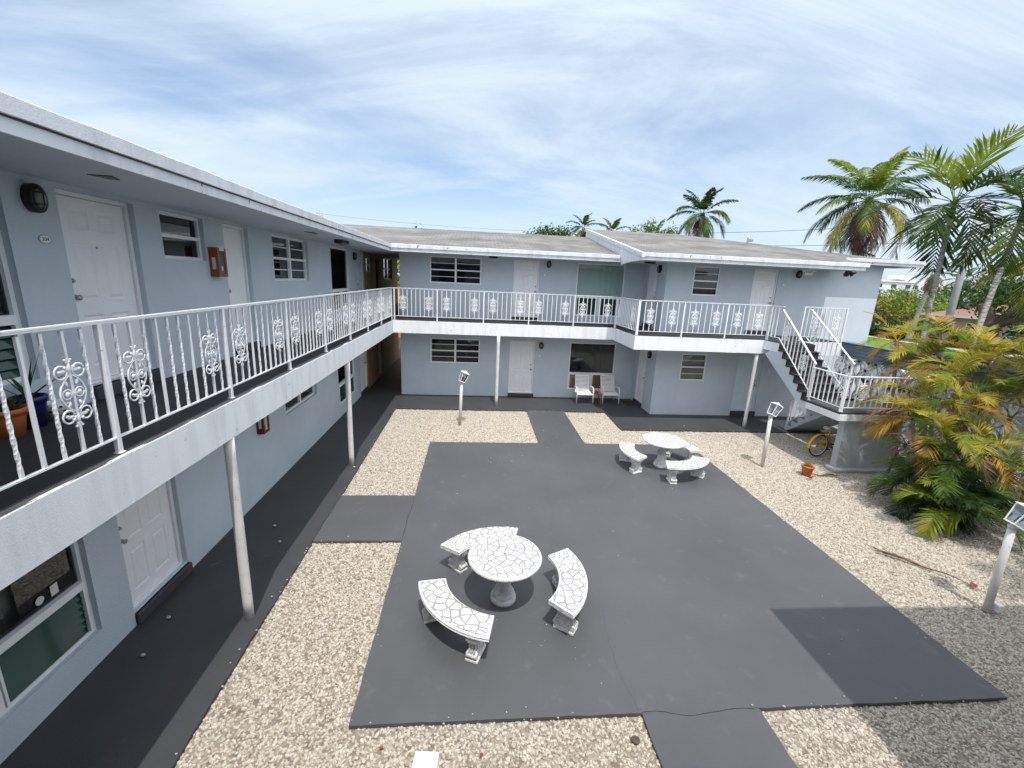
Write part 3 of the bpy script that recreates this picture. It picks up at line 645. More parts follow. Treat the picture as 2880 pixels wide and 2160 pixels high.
# ================================================================== round support columns
for x,y,lb in ((-2.965,5.19,'nearest white round column, between gravel strip and left walkway'),(-2.965,10.12,'white round column at the gravel edge halfway along the left walkway'),(.807,15.50,'white round column in front of the rear ground floor door'),(9.24,13.42,'white round column beside the foot of the staircase')):
    mb=MB();n=10;mb.tube([(0,0,ZS*i/n) for i in range(n+1)],[.061+.0015*noise.noise(V((i,x,0))) for i in range(n+1)],16);mb.smooth=True
    o=mb.build('support_column',M['post'],None,None,(x,y,0));tag(o,lb,'column','round columns under the balcony')
# ================================================================== railings
PL=.925
def m_picket(tw):
    mb=MB()
    if not tw: mb.box(-.0105,.0105,-.0105,.0105,0,PL);
    else:
        n=26;prev=None;h=.0108
        for i in range(n+1):
            t_=i/n;a=0 if t_<.06 or t_>.94 else (t_-.06)/.88*R(720)
            rr=[mb.vert((h*1.3*math.cos(a+R(45)+k*R(90)),h*1.3*math.sin(a+R(45)+k*R(90)),PL*t_)) for k in range(4)]
            if prev:
                for k in range(4): mb.face([prev[k],prev[(k+1)%4],rr[(k+1)%4],rr[k]])
            prev=rr
    me=mb.build('picket',M['iron']);d=me.data;bpy.data.objects.remove(me);return d
def m_orn():
    mb=MB();r=.0075
    def C(cx,cz,rad,a0,a1,n=12,rr=r): mb.tube([(cx+rad*math.cos(R(a0+(a1-a0)*i/n)),0,cz+rad*math.sin(R(a0+(a1-a0)*i/n))) for i in range(n+1)],rr,6)
    def leafy(cx,cz,L,a,w=.016):
        mb.T=Matrix.Translation((cx,0,cz))@Matrix.Rotation(-R(a),4,'Y');mb.ball((L/2,0,0),(L/2,.007,w),8,5);mb.ball((L*.45,.004,w*.5),(L*.3,.007,w*.5),6,4);mb.T=None
    for s in(-1,1):
        for q in(-1,1):
            cz=q*.165;C(s*.070,cz,.048,0,360,16)
            leafy(s*.02,cz+q*.005,.07,0 if s>0 else 180,.014);mb.ball((s*.082,0,cz+.006),(.018,.010,.012),8,5)
            mb.ball((s*.035,.0,cz+q*.03),(.016,.011,.014),7,5)
            leafy(s*.035,q*.055,.05,90*q+(-s*q)*20,.014)
            leafy(0.0,q*.215,.045,90*q-s*28,.013);mb.ball((s*.022,0,q*.25),(.016,.009,.010),7,4)
        mb.tube([(s*(.014+.088*math.sin(math.pi*i/16)**.8),0,-.135+.27*i/16) for i in range(17)],r,6)
        C(s*.050,0,.036,0,360,14,.006);mb.ball((s*.050,0,0),(.019,.012,.022),8,6);mb.ball((s*.043,-.008,.006),(.010,.010,.010),6,4)
    mb.ball((0,0,.19),(.016,.012,.04),8,5);mb.ball((0,0,-.19),(.016,.012,.04),8,5);mb.box(-.05,.05,-.006,.006,-.007,.007)
    o=mb.build('scroll_ornament',M['iron']);d=o.data;bpy.data.objects.remove(o);return d
ME_P,ME_T,ME_O=m_picket(False),m_picket(True),m_orn()
def m_post(h):
    mb=MB();mb.bbox(-.021,.021,-.021,.021,0,h,.004);mb.box(-.03,.03,-.03,.03,0,.006);o=mb.build('post',M['iron']);d=o.data;bpy.data.objects.remove(o);return d
def railing(label,A,B,posts,npk,orn,tw,z0=0,group='white iron railings with scroll ornaments',ends=True,hand=True,postdrop=None,top=1.085,bot=.135,flat=0.0):
    """A,B base points (on the floor); posts: distances along the run where posts stand; npk pickets between posts"""
    A=V(A);B=V(B);D=B-A;H=V((D.x,D.y,0));L=H.length;sl=D.z/L if L else 0
    az=math.atan2(H.y,H.x);t=thing('railing',label,'railing',A,group,az)
    z=lambda x:sl*x
    mb=MB();mb.bar((-.02,0,z(-.02)+top),(L+.02,0,z(L+.02)+top),.042,.016);
    if hand: mb.bar((-.02,0,z(-.02)+top+.014),(L+.02,0,z(L+.02)+top+.014),.05,.012)
    mb.build('top_rail',M['iron'],t)
    mb=MB();mb.bar((0,0,z(0)+bot),(L,0,z(L)+bot),.03,.014);mb.build('bottom_rail',M['iron'],t)
    mp=m_post(top-.008)
    for x in posts: link('post',mp,t,(x,0,z(x)+.0))
    sc_=(top-bot)/.95
    for a,b in zip(posts,posts[1:]):
        n=npk if isinstance(npk,int) else npk.pop(0)
        oo=orn(n)
        for k in range(1,n+1):
            x=a+(b-a)*k/(n+1)
            o=link('picket',ME_T if tw(k,n) else ME_P,t,(x,0,z(x)+bot));o.scale.z=sc_;o.rotation_euler.z=rnd.uniform(-.3,.3) if tw(k,n) else 0
            if k in oo: link('scroll_ornament',ME_O,t,(x,-.006,z(x)+bot+.95*sc_*.49))
    return t
orn2=lambda n:(2,n-1)
def twL(k,n): return k not in(2,n-1,4,n-3)
railing('long iron railing along the left upper gallery, twisted pickets and rose scrolls',(-2.965,.23,ZF),(-2.965,15.60,ZF),[.0+1.7075*i for i in range(10)],10,orn2,twL)
railing('iron railing along the rear upper balcony, in front of its door and curtained window',(-2.93,15.61,ZF),(5.06,15.61,ZF),[0.06]+[1.54,3.177,4.806,6.441,7.99],9,orn2,lambda k,n:False)
railing('short iron railing return where the balcony steps forward to the right block',(5.06,15.575,ZF),(5.06,13.375,ZF),[.04,2.2],13,lambda n:(2,11),lambda k,n:False)
railing('iron railing along the right block balcony, ending at the stair head',(5.06,13.37,ZF),(9.43,13.37,ZF),[.03,1.48,2.93,4.36],7,orn2,lambda k,n:False)
railing('short iron railing on the balcony stub right of the staircase, over the dark siding',(10.55,13.37,ZF),(12.06,13.37,ZF),[.02,1.49],9,lambda n:(3,8),lambda k,n:False)
# ================================================================== staircase
LZ=1.64;RISE=.2
st=thing('staircase','pale blue concrete staircase with dark grey treads turning at a landing','staircase',(10.5,11.5,0))
O=V((10.5,11.5,0));x0,x1=9.37,10.52
y0=12.6;run=.215
def flight(name_s,x0,x1,y0,run,z0,n,up,m_side,parent,thick=.20,ext=.0):
    # n treads below z0 going -y (up=False) ; profile in y,z
    pts=[];y=y0;zz=z0
    prof=[(y,zz)]
    for i in range(n):
        zz-=RISE;prof.append((y,zz));y-=run;prof.append((y,zz))
    sl=RISE/run;d=thick*math.sqrt(1+sl*sl)
    low=[(prof[-1][0],prof[-1][1]-.05),(y0+ext,z0-d+.02+ext*sl)]
    return prof,low
prof,low=flight('',x0,x1,y0,run,ZF-.021,7,False,None,st)
# side stringers+core
mb=MB()
bp=[(y0+.7,ZF-.2),(y0+.7,ZS+.01),(prof[-1][0]-.05,LZ-.30)]
poly=[(y,z-.012) for y,z in prof]+[(prof[-1][0]-.05,LZ-.23),(prof[-1][0]-.05,LZ-.42),(y0+.62,ZS+.02),(y0+.0,ZF-.10)]
mb.prism([(x0,y,z) for y,z in poly],(x1-x0,0,0),0)
mb.build('stringer',M['wall'],st,O)
for i in range(7):
    z=ZF-.021-RISE*(i+1);y=y0-run*i
    mb=MB();mb.box(x0-.015,x1+.01,y-.001,y+.012,z+.0,z+RISE-.03,0);mb.bbox(x0-.03,x1+.02,y-run-.03,y+.01,z-.028,z+.004,.006,0);mb.build('tread',M['deck'],st,O)
mb=MB();mb.box(x0-.015,x1+.01,y0-.012,y0-.001,ZF-.21,ZF-.03);mb.build('tread',M['deck'],st,O)
# landing slab
yl=prof[-1][0]
mb=MB();mb.box(x0,12.0,9.94,yl+.0,LZ-.22,LZ-.015,0)
wobbly(mb,(x0,9.94,0),(12,9.94,0),(0,-1,0),LZ-.23,LZ-.06,.02,.006,.004);wobbly(mb,(x0,9.94,0),(x0,yl,0),(-1,0,0),LZ-.23,LZ-.06,.02,.006,.004)
mb.build('landing_slab',M['trim'],st,O)
mb=MB();mb.box(x0-.012,12.0,9.93,yl+.02,LZ-.055,LZ);mb.build('landing_deck',M['deckedge'],st,O)
# lower flight: from the landing back down under the upper flight
xa,xb=10.62,11.85;n=7;zz=LZ-.02;yy=yl-.05+.1;runb=.265;ys=11.45
pr=[(ys,LZ-.02)];z=LZ-.02;y=ys
for i in range(n):
    z-=LZ/8;pr.append((y,z));y+=runb;pr.append((y,z))
z-=LZ/8;pr.append((y,0.0))
poly=pr+[(y-.12,0.0),(ys,LZ-.42)]
mb=MB();mb.prism([(xa,a,b) for a,b in poly],(xb-xa,0,0));o=mb.build('stringer',M['wall'],st,O)
z=LZ-.02;y=ys
for i in range(n):
    z-=LZ/8
    mb=MB();mb.box(xa+.02,xb,y-.002,y+runb+.012,z+.001,z+.012);mb.build('tread',M['deck'],st,O);y+=runb
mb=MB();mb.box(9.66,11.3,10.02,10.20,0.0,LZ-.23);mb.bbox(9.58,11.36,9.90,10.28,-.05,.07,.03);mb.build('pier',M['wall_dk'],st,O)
# stair railings: things of their own
def stair_rail(label,x,pts,kind):
    pass
rl=railing('sloping iron railing down the left side of the upper flight',(9.42,12.78,ZF-.02),(9.42,11.12,LZ-.02+.06),[1.62],1,lambda n:(),lambda k,n:False,top=1.0,bot=.16)
def pk(t,x,zb,h,orn=False):
    o=link('picket',ME_P,t,(x,0,zb));o.scale.z=h/PL
    if orn: link('scroll_ornament',ME_O,t,(x,-.006,zb+h*.5))
def fillslope(t,L,dz,n,ons,bot=.16,top=1.0):
    for k in range(1,n+1):
        x=L*k/(n+1);pk(t,x,dz*x/L+bot,top-bot,k in ons)
fillslope(rl,1.66,-(ZF-LZ)+.06+.0,10,(2,8))
rr_=railing('sloping iron railing down the right side of the upper flight',(10.56,13.05,ZF-.02),(10.56,11.12,LZ+.04),[1.90],1,lambda n:(),lambda k,n:False,top=1.03,bot=.16)
fillslope(rr_,1.93,-(ZF-.06-LZ),10,(2,8))
hz=railing('tiny level iron railing joining balcony post and upper flight',(9.42,13.36,ZF),(9.42,12.80,ZF),[.04],1,lambda n:(),lambda k,n:False)
pk(hz,.2,.135,.93);pk(hz,.38,.135,.93)
railing('iron railing on the left edge of the stair landing',(9.415,11.12,LZ),(9.415,9.985,LZ),[.03,1.11],6,lambda n:(),lambda k,n:False,top=.92,bot=.11)
railing('iron railing on the front edge of the stair landing above the grey pier',(9.415,9.985,LZ),(11.95,9.985,LZ),[.02,2.5],15,lambda n:(3,13),lambda k,n:False,top=.92,bot=.11)
lr=railing('iron handrail beside the bottom steps of the lower flight',(10.66,13.32,.12),(10.66,11.6,1.42),[.05],1,lambda n:(),lambda k,n:False,top=.9,bot=.12)
fillslope(lr,1.72,1.3,9,(3,7),.12,.9)
# ================================================================== screen wall of breeze blocks with siding
O=V((12.6,11,0))
sw=thing('screen_wall','white breeze block screen wall beside the staircase, topped by slate blue siding','screen wall',O)
mb=MB();Y0,Y1=8.5,13.96
for k in range(4):
    z=2.50+.118*k;mb.prism([(12.585-.012,Y0,z),(12.585-.012,Y1,z),(12.60,Y1,z+.116),(12.60,Y0,z+.116)],(.10,0,0))
mb.build('siding',M['slate'],sw,O)
mb=MB();mb.box(12.54,12.9,Y0-.03,Y1,2.972,3.0);mb.build('coping',M['slate'],sw,O)
mb=MB();S=.62;ny=int((Y1-Y0)/S)+1
T0=Matrix(((0,0,1,12.64),(1,0,0,0),(0,1,0,0),(0,0,0,1)))
def arc2(cx,cz,rad,a0,a1,w=.045,d=.09,n=10,clipz=None,sx=1):
    prev=None
    for i in range(n+1):
        a=R(a0+(a1-a0)*i/n);ca,sa=math.cos(a)*sx,math.sin(a)
        q=[(cx+ca*(rad-w/2),cz+sa*(rad-w/2),0),(cx+ca*(rad+w/2),cz+sa*(rad+w/2),0),(cx+ca*(rad+w/2),cz+sa*(rad+w/2),d),(cx+ca*(rad-w/2),cz+sa*(rad-w/2),d)]
        ids=[mb.vert(p) for p in q]
        if prev:
            for k in range(4): mb.face([prev[k],prev[(k+1)%4],ids[(k+1)%4],ids[k]])
        prev=ids
mb.T=T0
for i in range(ny):
    for j in range(4):
        cx=Y0+S*(i+.5);cz=S*(j+.5)+.02
        arc2(cx,cz,S/2-.02,0,360,n=20);arc2(cx,cz,S/2-.05,0,360,n=16,sx=.42)
        for (dx,dz,a) in ((-1,-1,0),(1,-1,90),(1,1,180),(-1,1,270)): arc2(cx+dx*S/2,cz+dz*S/2,S/2-.02,a,a+90,n=7)
mb.build('breeze_block',M['block'],sw,O)
mb=MB();mb.box(12.6,12.75,Y0-.02,Y1,-.05,.02);mb.box(12.58,12.77,Y0-.14,Y0,-.05,2.5);mb.build('wall_frame',M['block'],sw,O)
# ================================================================== stone tables and curved benches
def table(c,rz,label):
    t=thing('garden_table',label,'table',(*c,0),'round mosaic concrete tables',rz)
    mb=MB();mb.lathe([(.185,0,0),(.19,.03,0),(.185,.075,0),(.15,.085,0),(.16,.10,0),(.16,.14,0),(.125,.165,0),(.135,.18,.0),(.125,.20,-.15),(.10,.30,-.17),(.088,.42,-.17),(.095,.55,-.15),(.12,.62,-.06),(.16,.66,0),(.17,.675,0)],seg=28);mb.build('pedestal',M['conc'],t)
    mb=MB();mb.lathe([(.40,.672,0),(.50,.680,0),(.530,.695,-.012),(.537,.715,0.0),(.530,.735,-.012),(.518,.747,0),(.505,.750,0)],seg=64);mb.build('rim',M['conc'],t)
    mb=MB();mb.lathe([(.503,.7455),(.503,.7515),(.498,.753)],seg=64,smooth=False);mb.build('mosaic_top',M['mosaic'],t)
    mb=MB();mb.lathe([(.02,.7525),(.02,.756),(.012,.757)],seg=14);mb.build('parasol_hole',M['steel'],t)
    return t
def bench(c,a0,a1,ri,ro,label,grp):
    am=R((a0+a1)/2);h=R((a1-a0)/2);t=thing('curved_bench',label,'bench',(*c,0),grp,am)
    # local frame centred on the table; arc symmetric about +x. move origin to seat centre
    rc_=(ri+ro)/2;t.location=(c[0]+rc_*math.cos(am),c[1]+rc_*math.sin(am),0)
    def arcslab(r0,r1,z0,z1,hh,n=22,sc_=.012):
        pr_=[(r0+sc_,z0),(r1-sc_,z0),(r1+.004,z0+.014),(r1-.004,(z0+z1)/2),(r1+.003,z1-.012),(r1-sc_,z1),(r0+sc_,z1),(r0-.003,z1-.012),(r0+.004,(z0+z1)/2),(r0-.004,z0+.014)]
        prev=None
        for i in range(n+1):
            a=-hh+2*hh*i/n
            ids=[mb.vert((p*math.cos(a)-rc_,p*math.sin(a),z)) for p,z in pr_]
            if prev:
                for k in range(len(ids)): mb.face([prev[k],prev[(k+1)%len(ids)],ids[(k+1)%len(ids)],ids[k]])
            else: mb.face(ids[::-1])
            prev=ids
        mb.face(prev)
    mb=MB();arcslab(ri,ro,.395,.458,h);mb.build('seat',M['conc'],t)
    mb=MB();arcslab(ri+.03,ro-.03,.4575,.4615,h-.035,sc_=.004);mb.build('mosaic_top',M['mosaic'],t)
    for s in(-1,1):
        a=s*(h-.19);mb=MB();w=.15
        T=Matrix.Translation((rc_*math.cos(a)-rc_,rc_*math.sin(a),0))@Matrix.Rotation(a,4,'Z');mb.T=T
        mb.bbox(-.15,.15,-.085,.085,0,.045,.01)
        prof_=[(-.135,.045),(-.14,.10),(-.115,.135),(-.085,.16),(-.08,.21),(-.10,.26),(-.14,.30),(-.145,.35),(-.12,.385),(-.10,.396)]
        pts=[(x,z) for x,z in prof_]+[(-x,z) for x,z in prof_[::-1]]
        mb.prism([(x,-.06,z) for x,z in pts],(0,.12,0))
        for sx in(-1,1):
            for zc,rr in((.095,.038),(.335,.045)):
                mb.tube([(sx*.122,-.072,zc),(sx*.122,.072,zc)],rr,12)
            for q in (-.035,0,.035): mb.tube([(sx*.14,q,.13),(sx*.092,q,.19),(sx*.112,q,.26),(sx*.15,q,.31)],.014,6)
        mb.build('leg',M['conc'],t)
    return t
table((.489,5.45),.3,'large white mosaic table nearest the camera in the middle of the court')
g='curved mosaic benches around the tables'
bench((.489,5.45),188,258,.84,1.22,'curved bench left of the nearest table, lowest in the photo',g)
bench((.489,5.45),-46,28,.80,1.20,'curved bench on the right of the nearest table',g)
bench((.489,5.45),75,145,.82,1.19,'curved bench half hidden behind the nearest table',g)
table((4.912,10.19),1.1,'white mosaic table at the far right corner of the court')
bench((4.912,10.19),148,216,.72,1.10,'curved bench left of the far table',g)
bench((4.912,10.19),252,330,.72,1.12,'curved bench in front of the far table, beside the gravel',g)
bench((4.912,10.19),-3,66,.72,1.06,'curved bench half hidden behind the far table',g)
# ================================================================== lantern posts
def lantern(base,lean,h,tilt,az,label,box=False):
    t=thing('lamp_post',label,'lamp post',(*base,-.03),'white lantern posts along the gravel')
    mb=MB();top=V((lean[0],lean[1],h));mb.tube([V((0,0,0)),top*.5,top],[.05,.049,.048],14);mb.tube([top*.965,top+V((0,0,.0))],.056,14)
    mb.build('pole',M['post'],t)
    mb=MB();mb.tube([top*.75+V((.045,0,0)),top*.75+V((.075,0,0))],.012,8);mb.tube([top*.68+V((.045,0.0,0)),top*.68+V((.07,0,0))],.01,8);mb.build('bolt',M['black'],t)
    T=Matrix.Translation(top)@Matrix.Rotation(az,4,'Z')@Matrix.Rotation(tilt,4,'Y');a,b=.075,.105
    mb=MB();mb.T=T;mb.bbox(-a-.012,a+.012,-a-.012,a+.012,.0,.022,.004);mb.lathe([(.03,-.03),(.035,.0)],seg=12)
    mb.build('lantern_base',M['white'],t)
    mb=MB();mb.T=T
    for sx in(-1,1):
        for sy in(-1,1): mb.bar((sx*a,sy*a,.02),(sx*b,sy*b,.30),.016)
    for s in(-1,1):
        mb.bar((-b,s*b,.295),(b,s*b,.295),.016);mb.bar((s*b,-b,.295),(s*b,b,.295),.016)
    mb.build('lantern_frame',M['white'],t)
    mb=MB();mb.T=T
    for k in range(4):
        mb.T=T@Matrix.Rotation(k*math.pi/2,4,'Z');mb.poly([(a-.002,-a+.008,.022),(a-.002,a-.008,.022),(b-.002,b-.008,.29),(b-.002,-b+.008,.29)])
    mb.build('pane',M['lampglass'],t)
    mb=MB();mb.T=T;q=b+.022;i=[mb.vert(p) for p in((-q,-q,.30),(q,-q,.30),(q,q,.30),(-q,q,.30),(-.05,-.05,.345),(.05,-.05,.345),(.05,.05,.345),(-.05,.05,.345))]
    for f in((3,2,1,0),(0,1,5,4),(1,2,6,5),(2,3,7,6),(3,0,4,7),(4,5,6,7)): mb.face([i[k] for k in f])
    mb.lathe([(.03,.345),(.03,.36),(.012,.375)],seg=10);mb.build('lantern_roof',M['white'],t)
    mb=MB();mb.T=T;mb.lathe([(.014,.02),(.014,.07),(.03,.10),(.036,.13),(.025,.16),(.005,.17)],seg=12);mb.build('bulb',M['lens'],t)
    if box:
        mb=MB();mb.bbox(.06,.155,-.09,.0,.03,.15,.008);mb.build('junction_box',M['white'],t)
    return t
lantern((-.45,13.29),(.03,0,0),1.43,R(22),R(20),'lantern post with tilted head in the gravel before the rear windows')
lantern((7.8,10.29),(-.02,0,0),1.45,R(26),R(10),'tilted lantern post in the gravel beside the terracotta pot')
lantern((7.91,5.04),(-.01,.03,0),1.45,R(28),R(-15),'nearest lantern post at the right edge, cut off by the frame',True)
# ================================================================== loungers, side table
def chair(x,y,label):
    t=thing('patio_chair',label,'chair',(x,y,0),'white slatted patio chairs')
    w=.32
    for s in(-1,1):
        mb=MB();mb.tube([(s*w,-.33,.02),(s*w,-.33,.45),(s*w,-.31,.56),(s*w,-.25,.62),(s*w,-.15,.645),(s*w,.12,.60),(s*w*.98,.22,.57)],.022,8);mb.build('arm',M['white'],t)
        mb=MB();mb.tube([(s*w,.30,.02),(s*w*.95,.20,.30),(s*w*.93,.08,.40)],.016,8);mb.build('leg',M['white'],t)
        mb=MB();mb.tube([(s*.27,-.33,.40),(s*.27,-.10,.405),(s*.27,.10,.37),(s*.27,.17,.40),(s*.27,.40,1.0)],.017,8);mb.build('side_rail',M['white'],t)
    mb=MB();mb.tube([(-w,-.33,.375),(w,-.33,.375)],.02,8);mb.tube([(-.27,.40,1.0),(.27,.40,1.0)],.017,8);mb.build('cross_bar',M['white'],t)
    mb=MB()
    for k in range(8):
        y0=-.345+.058*k;z=.425 if k<6 else .415-.012*(k-5)
        if k==0: mb.bar((-.25,y0+.02,.40),(.25,y0+.02,.40),.03,.045)
        mb.bbox(-.265,.265,y0,y0+.046,z-.006,z+.008,.003)
    mb.build('seat',M['white'],t)
    mb=MB()
    for k in range(12):
        f=(k+.5)/12;y0=.165+.235*f;z=.41+.59*f
        mb.T=Matrix.Translation((0,y0-.012,z))@Matrix.Rotation(R(-21),4,'X');mb.bbox(-.265,.265,-.005,.005,-.019,.019,.002)
    mb.build('backrest',M['white'],t);return t
chair(4.255,16.2,'left white slatted patio chair under the dark window');chair(5.30,16.24,'right white slatted patio chair beside the door mat')
t=thing('side_table','small brown wooden side table between the two white chairs','side table',(4.78,16.17,0))
mb=MB();mb.bbox(-.17,.17,-.2,.2,.36,.385);mb.build('top',M['wood'],t)
for sx in(-1,1):
    for sy in(-1,1): mb=MB();mb.box(sx*.15-.018,sx*.15+.018,sy*.17-.018,sy*.17+.018,0,.36);mb.build('leg',M['wood'],t)
mb=MB();mb.lathe([(.05,0),(.085,.03),(.09,.06),(.07,.085),(.055,.08),(.05,.03)],seg=18);tag(mb.build('bowl',M['red'],None,None,(4.74,16.12,.386)),'round red bowl on the small wooden side table','bowl')
mb=MB();mb.bbox(-.24,.24,-.33,.33,0,.014,.006);tag(mb.build('door_mat',M['mat'],None,None,(6.16,16.14,.001)),'dark brown door mat before the recessed side door','door mat')
# ================================================================== pots
def pot(loc,r,h,m,label,cat='plant pot',rim=True,name='plant_pot'):
    t=thing(name,label,cat,loc)
    mb=MB();mb.lathe([(r*.68,0),(r*.9,h*.75)]+([(r*.92,h*.8),(r*1.03,h*.8),(r*1.04,h),(r*.94,h),(r*.9,h*.86)] if rim else [(r,h),(r*.92,h),(r*.88,h*.88)]),seg=26);mb.build('pot',M[m],t)
    mb=MB();mb.lathe([(r*.88,h*.8),(r*.88,h*.87)],seg=20);mb.build('soil',M['soil'],t);return t
def blades(t,r,h,n,L,mname,w=.03,seed=1,el=(35,80),name='leaves'):
    q=random.Random(seed);mb=MB()
    for k in range(n):
        a=q.uniform(0,6.28);e=R(q.uniform(*el));p=V((q.uniform(-r,r)*.5,q.uniform(-r,r)*.5,h));d=V((math.cos(a)*math.cos(e),math.sin(a)*math.cos(e),math.sin(e)));s=V((-math.sin(a),math.cos(a),0));l=L*q.uniform(.6,1.1);pr=None
        for i in range(6):
            f=i/5;c=p+d*l*f+V((0,0,-.35*l*f*f*math.cos(e)));ww=w*(.6+.8*f if f<.4 else 1.25*(1-f)+.02)
            ids=[mb.vert(c-s*ww),mb.vert(c+V((0,0,-ww*.5))),mb.vert(c+s*ww)]
            if pr: mb.face([pr[0],pr[1],ids[1],ids[0]]);mb.face([pr[1],pr[2],ids[2],ids[1]])
            pr=ids
    return mb.build(name,M[mname],t)
t=pot((-4.14,3.99,ZF),.145,.26,'terra','terracotta pot with leafy plant on the left gallery floor, nearest the frame edge');blades(t,.1,.22,22,.22,'lf_green',.035,3,(10,70))
t=pot((-4.17,4.25,ZF),.125,.30,'bluepot','dark blue glazed pot with long spear leaves on the left gallery floor');blades(t,.08,.25,9,.55,'lf_dark',.018,8,(35,75))
t=pot((-4.17,4.50,ZF),.11,.17,'white','small white polka dot pot on the gallery floor beside the blue pot',rim=False)
mb=MB()
for j in range(3):
    for k in range(11):
        a=2*math.pi*(k+.5*(j%2))/11;f=.25+.28*j;rr=.11*(.68+.3*f)+.003;z=.17*f
        mb.T=Matrix.Rotation(a,4,'Z')@Matrix.Translation((rr,0,z))@Matrix.Rotation(R(90),4,'Y');mb.lathe([(.012,-.004),(.012,.001)],seg=10)
mb.build('dots',M['black'],t)
t=pot((8.66,9.76,-.03),.145,.27,'terra','terracotta pot with dry grass standing on the gravel by the bicycle');blades(t,.12,.22,70,.20,'lf_yel',.006,5,(50,89))
pot((11.36,10.33,-.03),.26,.55,'redpot','large dark red pot half hidden by the yellow palm clump')
t=thing('hose_reel','small reddish hose end lying on the gravel beyond the terracotta pot','hose',(8.55,9.5,-.02))
mb=MB();mb.tube([(.0+.05*math.cos(a*.8),.05*math.sin(a*.8),.02+.01*a) for a in range(8)],.013,8);mb.build('hose',M['extbox2'],t)
# ================================================================== yellow bicycle
t=thing('bicycle','yellow cruiser bicycle leaning half hidden behind the grey stair pier','bicycle',(9.92,10.98,-.02),None,R(8))
def wheel(x,z=.335):
    mb=MB();mb.tube([(x+.312*math.cos(a),0,z+.312*math.sin(a)) for a in [2*math.pi*i/32 for i in range(32)]],.024,8,closed=True);w=mb.build('wheel',M['rubber'],t)
    mb=MB();mb.tube([(x+.29*math.cos(a),0,z+.29*math.sin(a)) for a in [2*math.pi*i/32 for i in range(32)]],.012,6,closed=True);mb.build('rim',M['white'],w)
    mb=MB()
    for i in range(18): a=2*math.pi*i/18;mb.tube([(x,.02*(-1)**i,z),(x+.285*math.cos(a+.2),0,z+.285*math.sin(a+.2))],.0018,4)
    mb.tube([(x,-.045,z),(x,.045,z)],.02,8);mb.build('spokes',M['steel'],w)
wheel(0);wheel(1.10)
mb=MB();mb.tube([(0,.05,.335),(.42,.03,.30),(.42,-.03,.30),(0,-.05,.335)],.011,8);mb.tube([(0,.05,.335),(.30,.02,.68)],.010,8);mb.tube([(0,-.05,.335),(.30,-.02,.68)],.010,8)
mb.tube([(.42,0,.28),(.30,0,.70),(.285,0,.80)],.016,8);mb.tube([(.42,0,.30),(.68,0,.46),(.90,0,.72)],.018,8);mb.tube([(.33,0,.60),(.62,0,.62),(.90,0,.78)],.015,8);mb.tube([(.88,0,.86),(.94,0,.68),(1.02,.05,.5),(1.10,.05,.335)],.014,8);mb.tube([(.94,0,.68),(1.02,-.05,.5),(1.10,-.05,.335)],.014,8);mb.build('frame',M['yellow'],t)
for xx,a0,a1 in((0,35,190),(1.10,-10,150)):
    mb=MB();pv=None
    for i in range(15):
        a=R(a0+(a1-a0)*i/14);ids=[mb.vert((xx+(.355-(.012 if abs(s)>.5 else 0))*math.cos(a),.042*s,.335+(.355-(.012 if abs(s)>.5 else 0))*math.sin(a))) for s in(-1,-.4,.4,1)]
        if pv:
            for k in range(3): mb.face([pv[k],pv[k+1],ids[k+1],ids[k]])
        pv=ids
    mb.build('mudguard',M['yellow'],t)
mb=MB();mb.ball((.20,0,.86),(.10,.115,.045),12,6);mb.ball((.34,0,.85),(.12,.05,.035),10,6);mb.build('saddle',M['saddle'],t)
mb=MB();mb.tube([(.60,-.30,.98),(.74,-.27,1.02),(.88,-.08,1.0),(.88,.08,1.0),(.74,.27,1.02),(.60,.30,.98)],.012,8);mb.tube([(.88,0,.84),(.88,0,1.0)],.013,8);mb.build('handlebar',M['steel'],t)
mb=MB();mb.box(-.02,.46,.045,.06,.27,.39);mb.build('chain_guard',M['yellow'],t)
mb=MB();mb.tube([(.42,-.08,.28),(.42,.08,.28)],.02,8);mb.tube([(.42,.08,.28),(.50,.09,.15)],.01,6);mb.tube([(.42,-.08,.28),(.34,-.09,.41)],.01,6);mb.box(.46,.55,.08,.17,.14,.165);mb.box(.30,.38,-.17,-.08,.40,.425);mb.build('crank',M['black'],t)
# ================================================================== small things on the ground
t=thing('access_cover','white square access cover lying in the gravel at the bottom edge','cover',(-.40,3.21,-.02),None,R(-6))
mb=MB();mb.bbox(-.12,.12,-.17,.15,0,.03,.008);mb.build('plate',M['white'],t);mb=MB();frame_bars(mb,-.05,.05,-.12,.06,.0,.034,.008);mb.build('rib',M['white'],t)
mb=MB();mb.lathe([(.045,0),(.045,.012),(.04,.014)],seg=16);tag(mb.build('valve_cap',M['bark2'],None,None,(1.76,3.39,-.028)),'round rusty valve cap in the gravel by the path corner','cap')
def dryfrond(loc,rz,L,label):
    t=thing('fallen_frond',label,'palm frond',loc,'dry palm fronds fallen on the gravel',rz)
    mb=MB();q=random.Random(int(L*100));n=10
    mb.tube([(L*i/n,.05*math.sin(3*i/n)*L,.03+.02*math.sin(i)) for i in range(n+1)],[.018*(1-i/n)+.005 for i in range(n+1)],6);mb.build('rachis',M['dry'],t)
    mb=MB()
    for i in range(46):
        f=.0+.45*i/46;c=V((L*f,.05*math.sin(3*f)*L,.03));s=(-1)**i;l=q.uniform(.12,.28);d=V((-.9,s*q.uniform(.05,.35),q.uniform(-.08,.12)));p=c+d*l
        mb.poly([c+V((0,.004,.004)),c+V((0,-.004,.0)),p,p+V((0,.003,.004))])
    mb.build('leaflets',M['dry'],t);return t
dryfrond((7.55,6.45,-.02),R(-52),1.15,'long brown dry frond lying on the right gravel, nearest the camera')
dryfrond((9.35,9.70,-.02),R(176),.75,'short brown dry frond on the gravel before the palm clump')
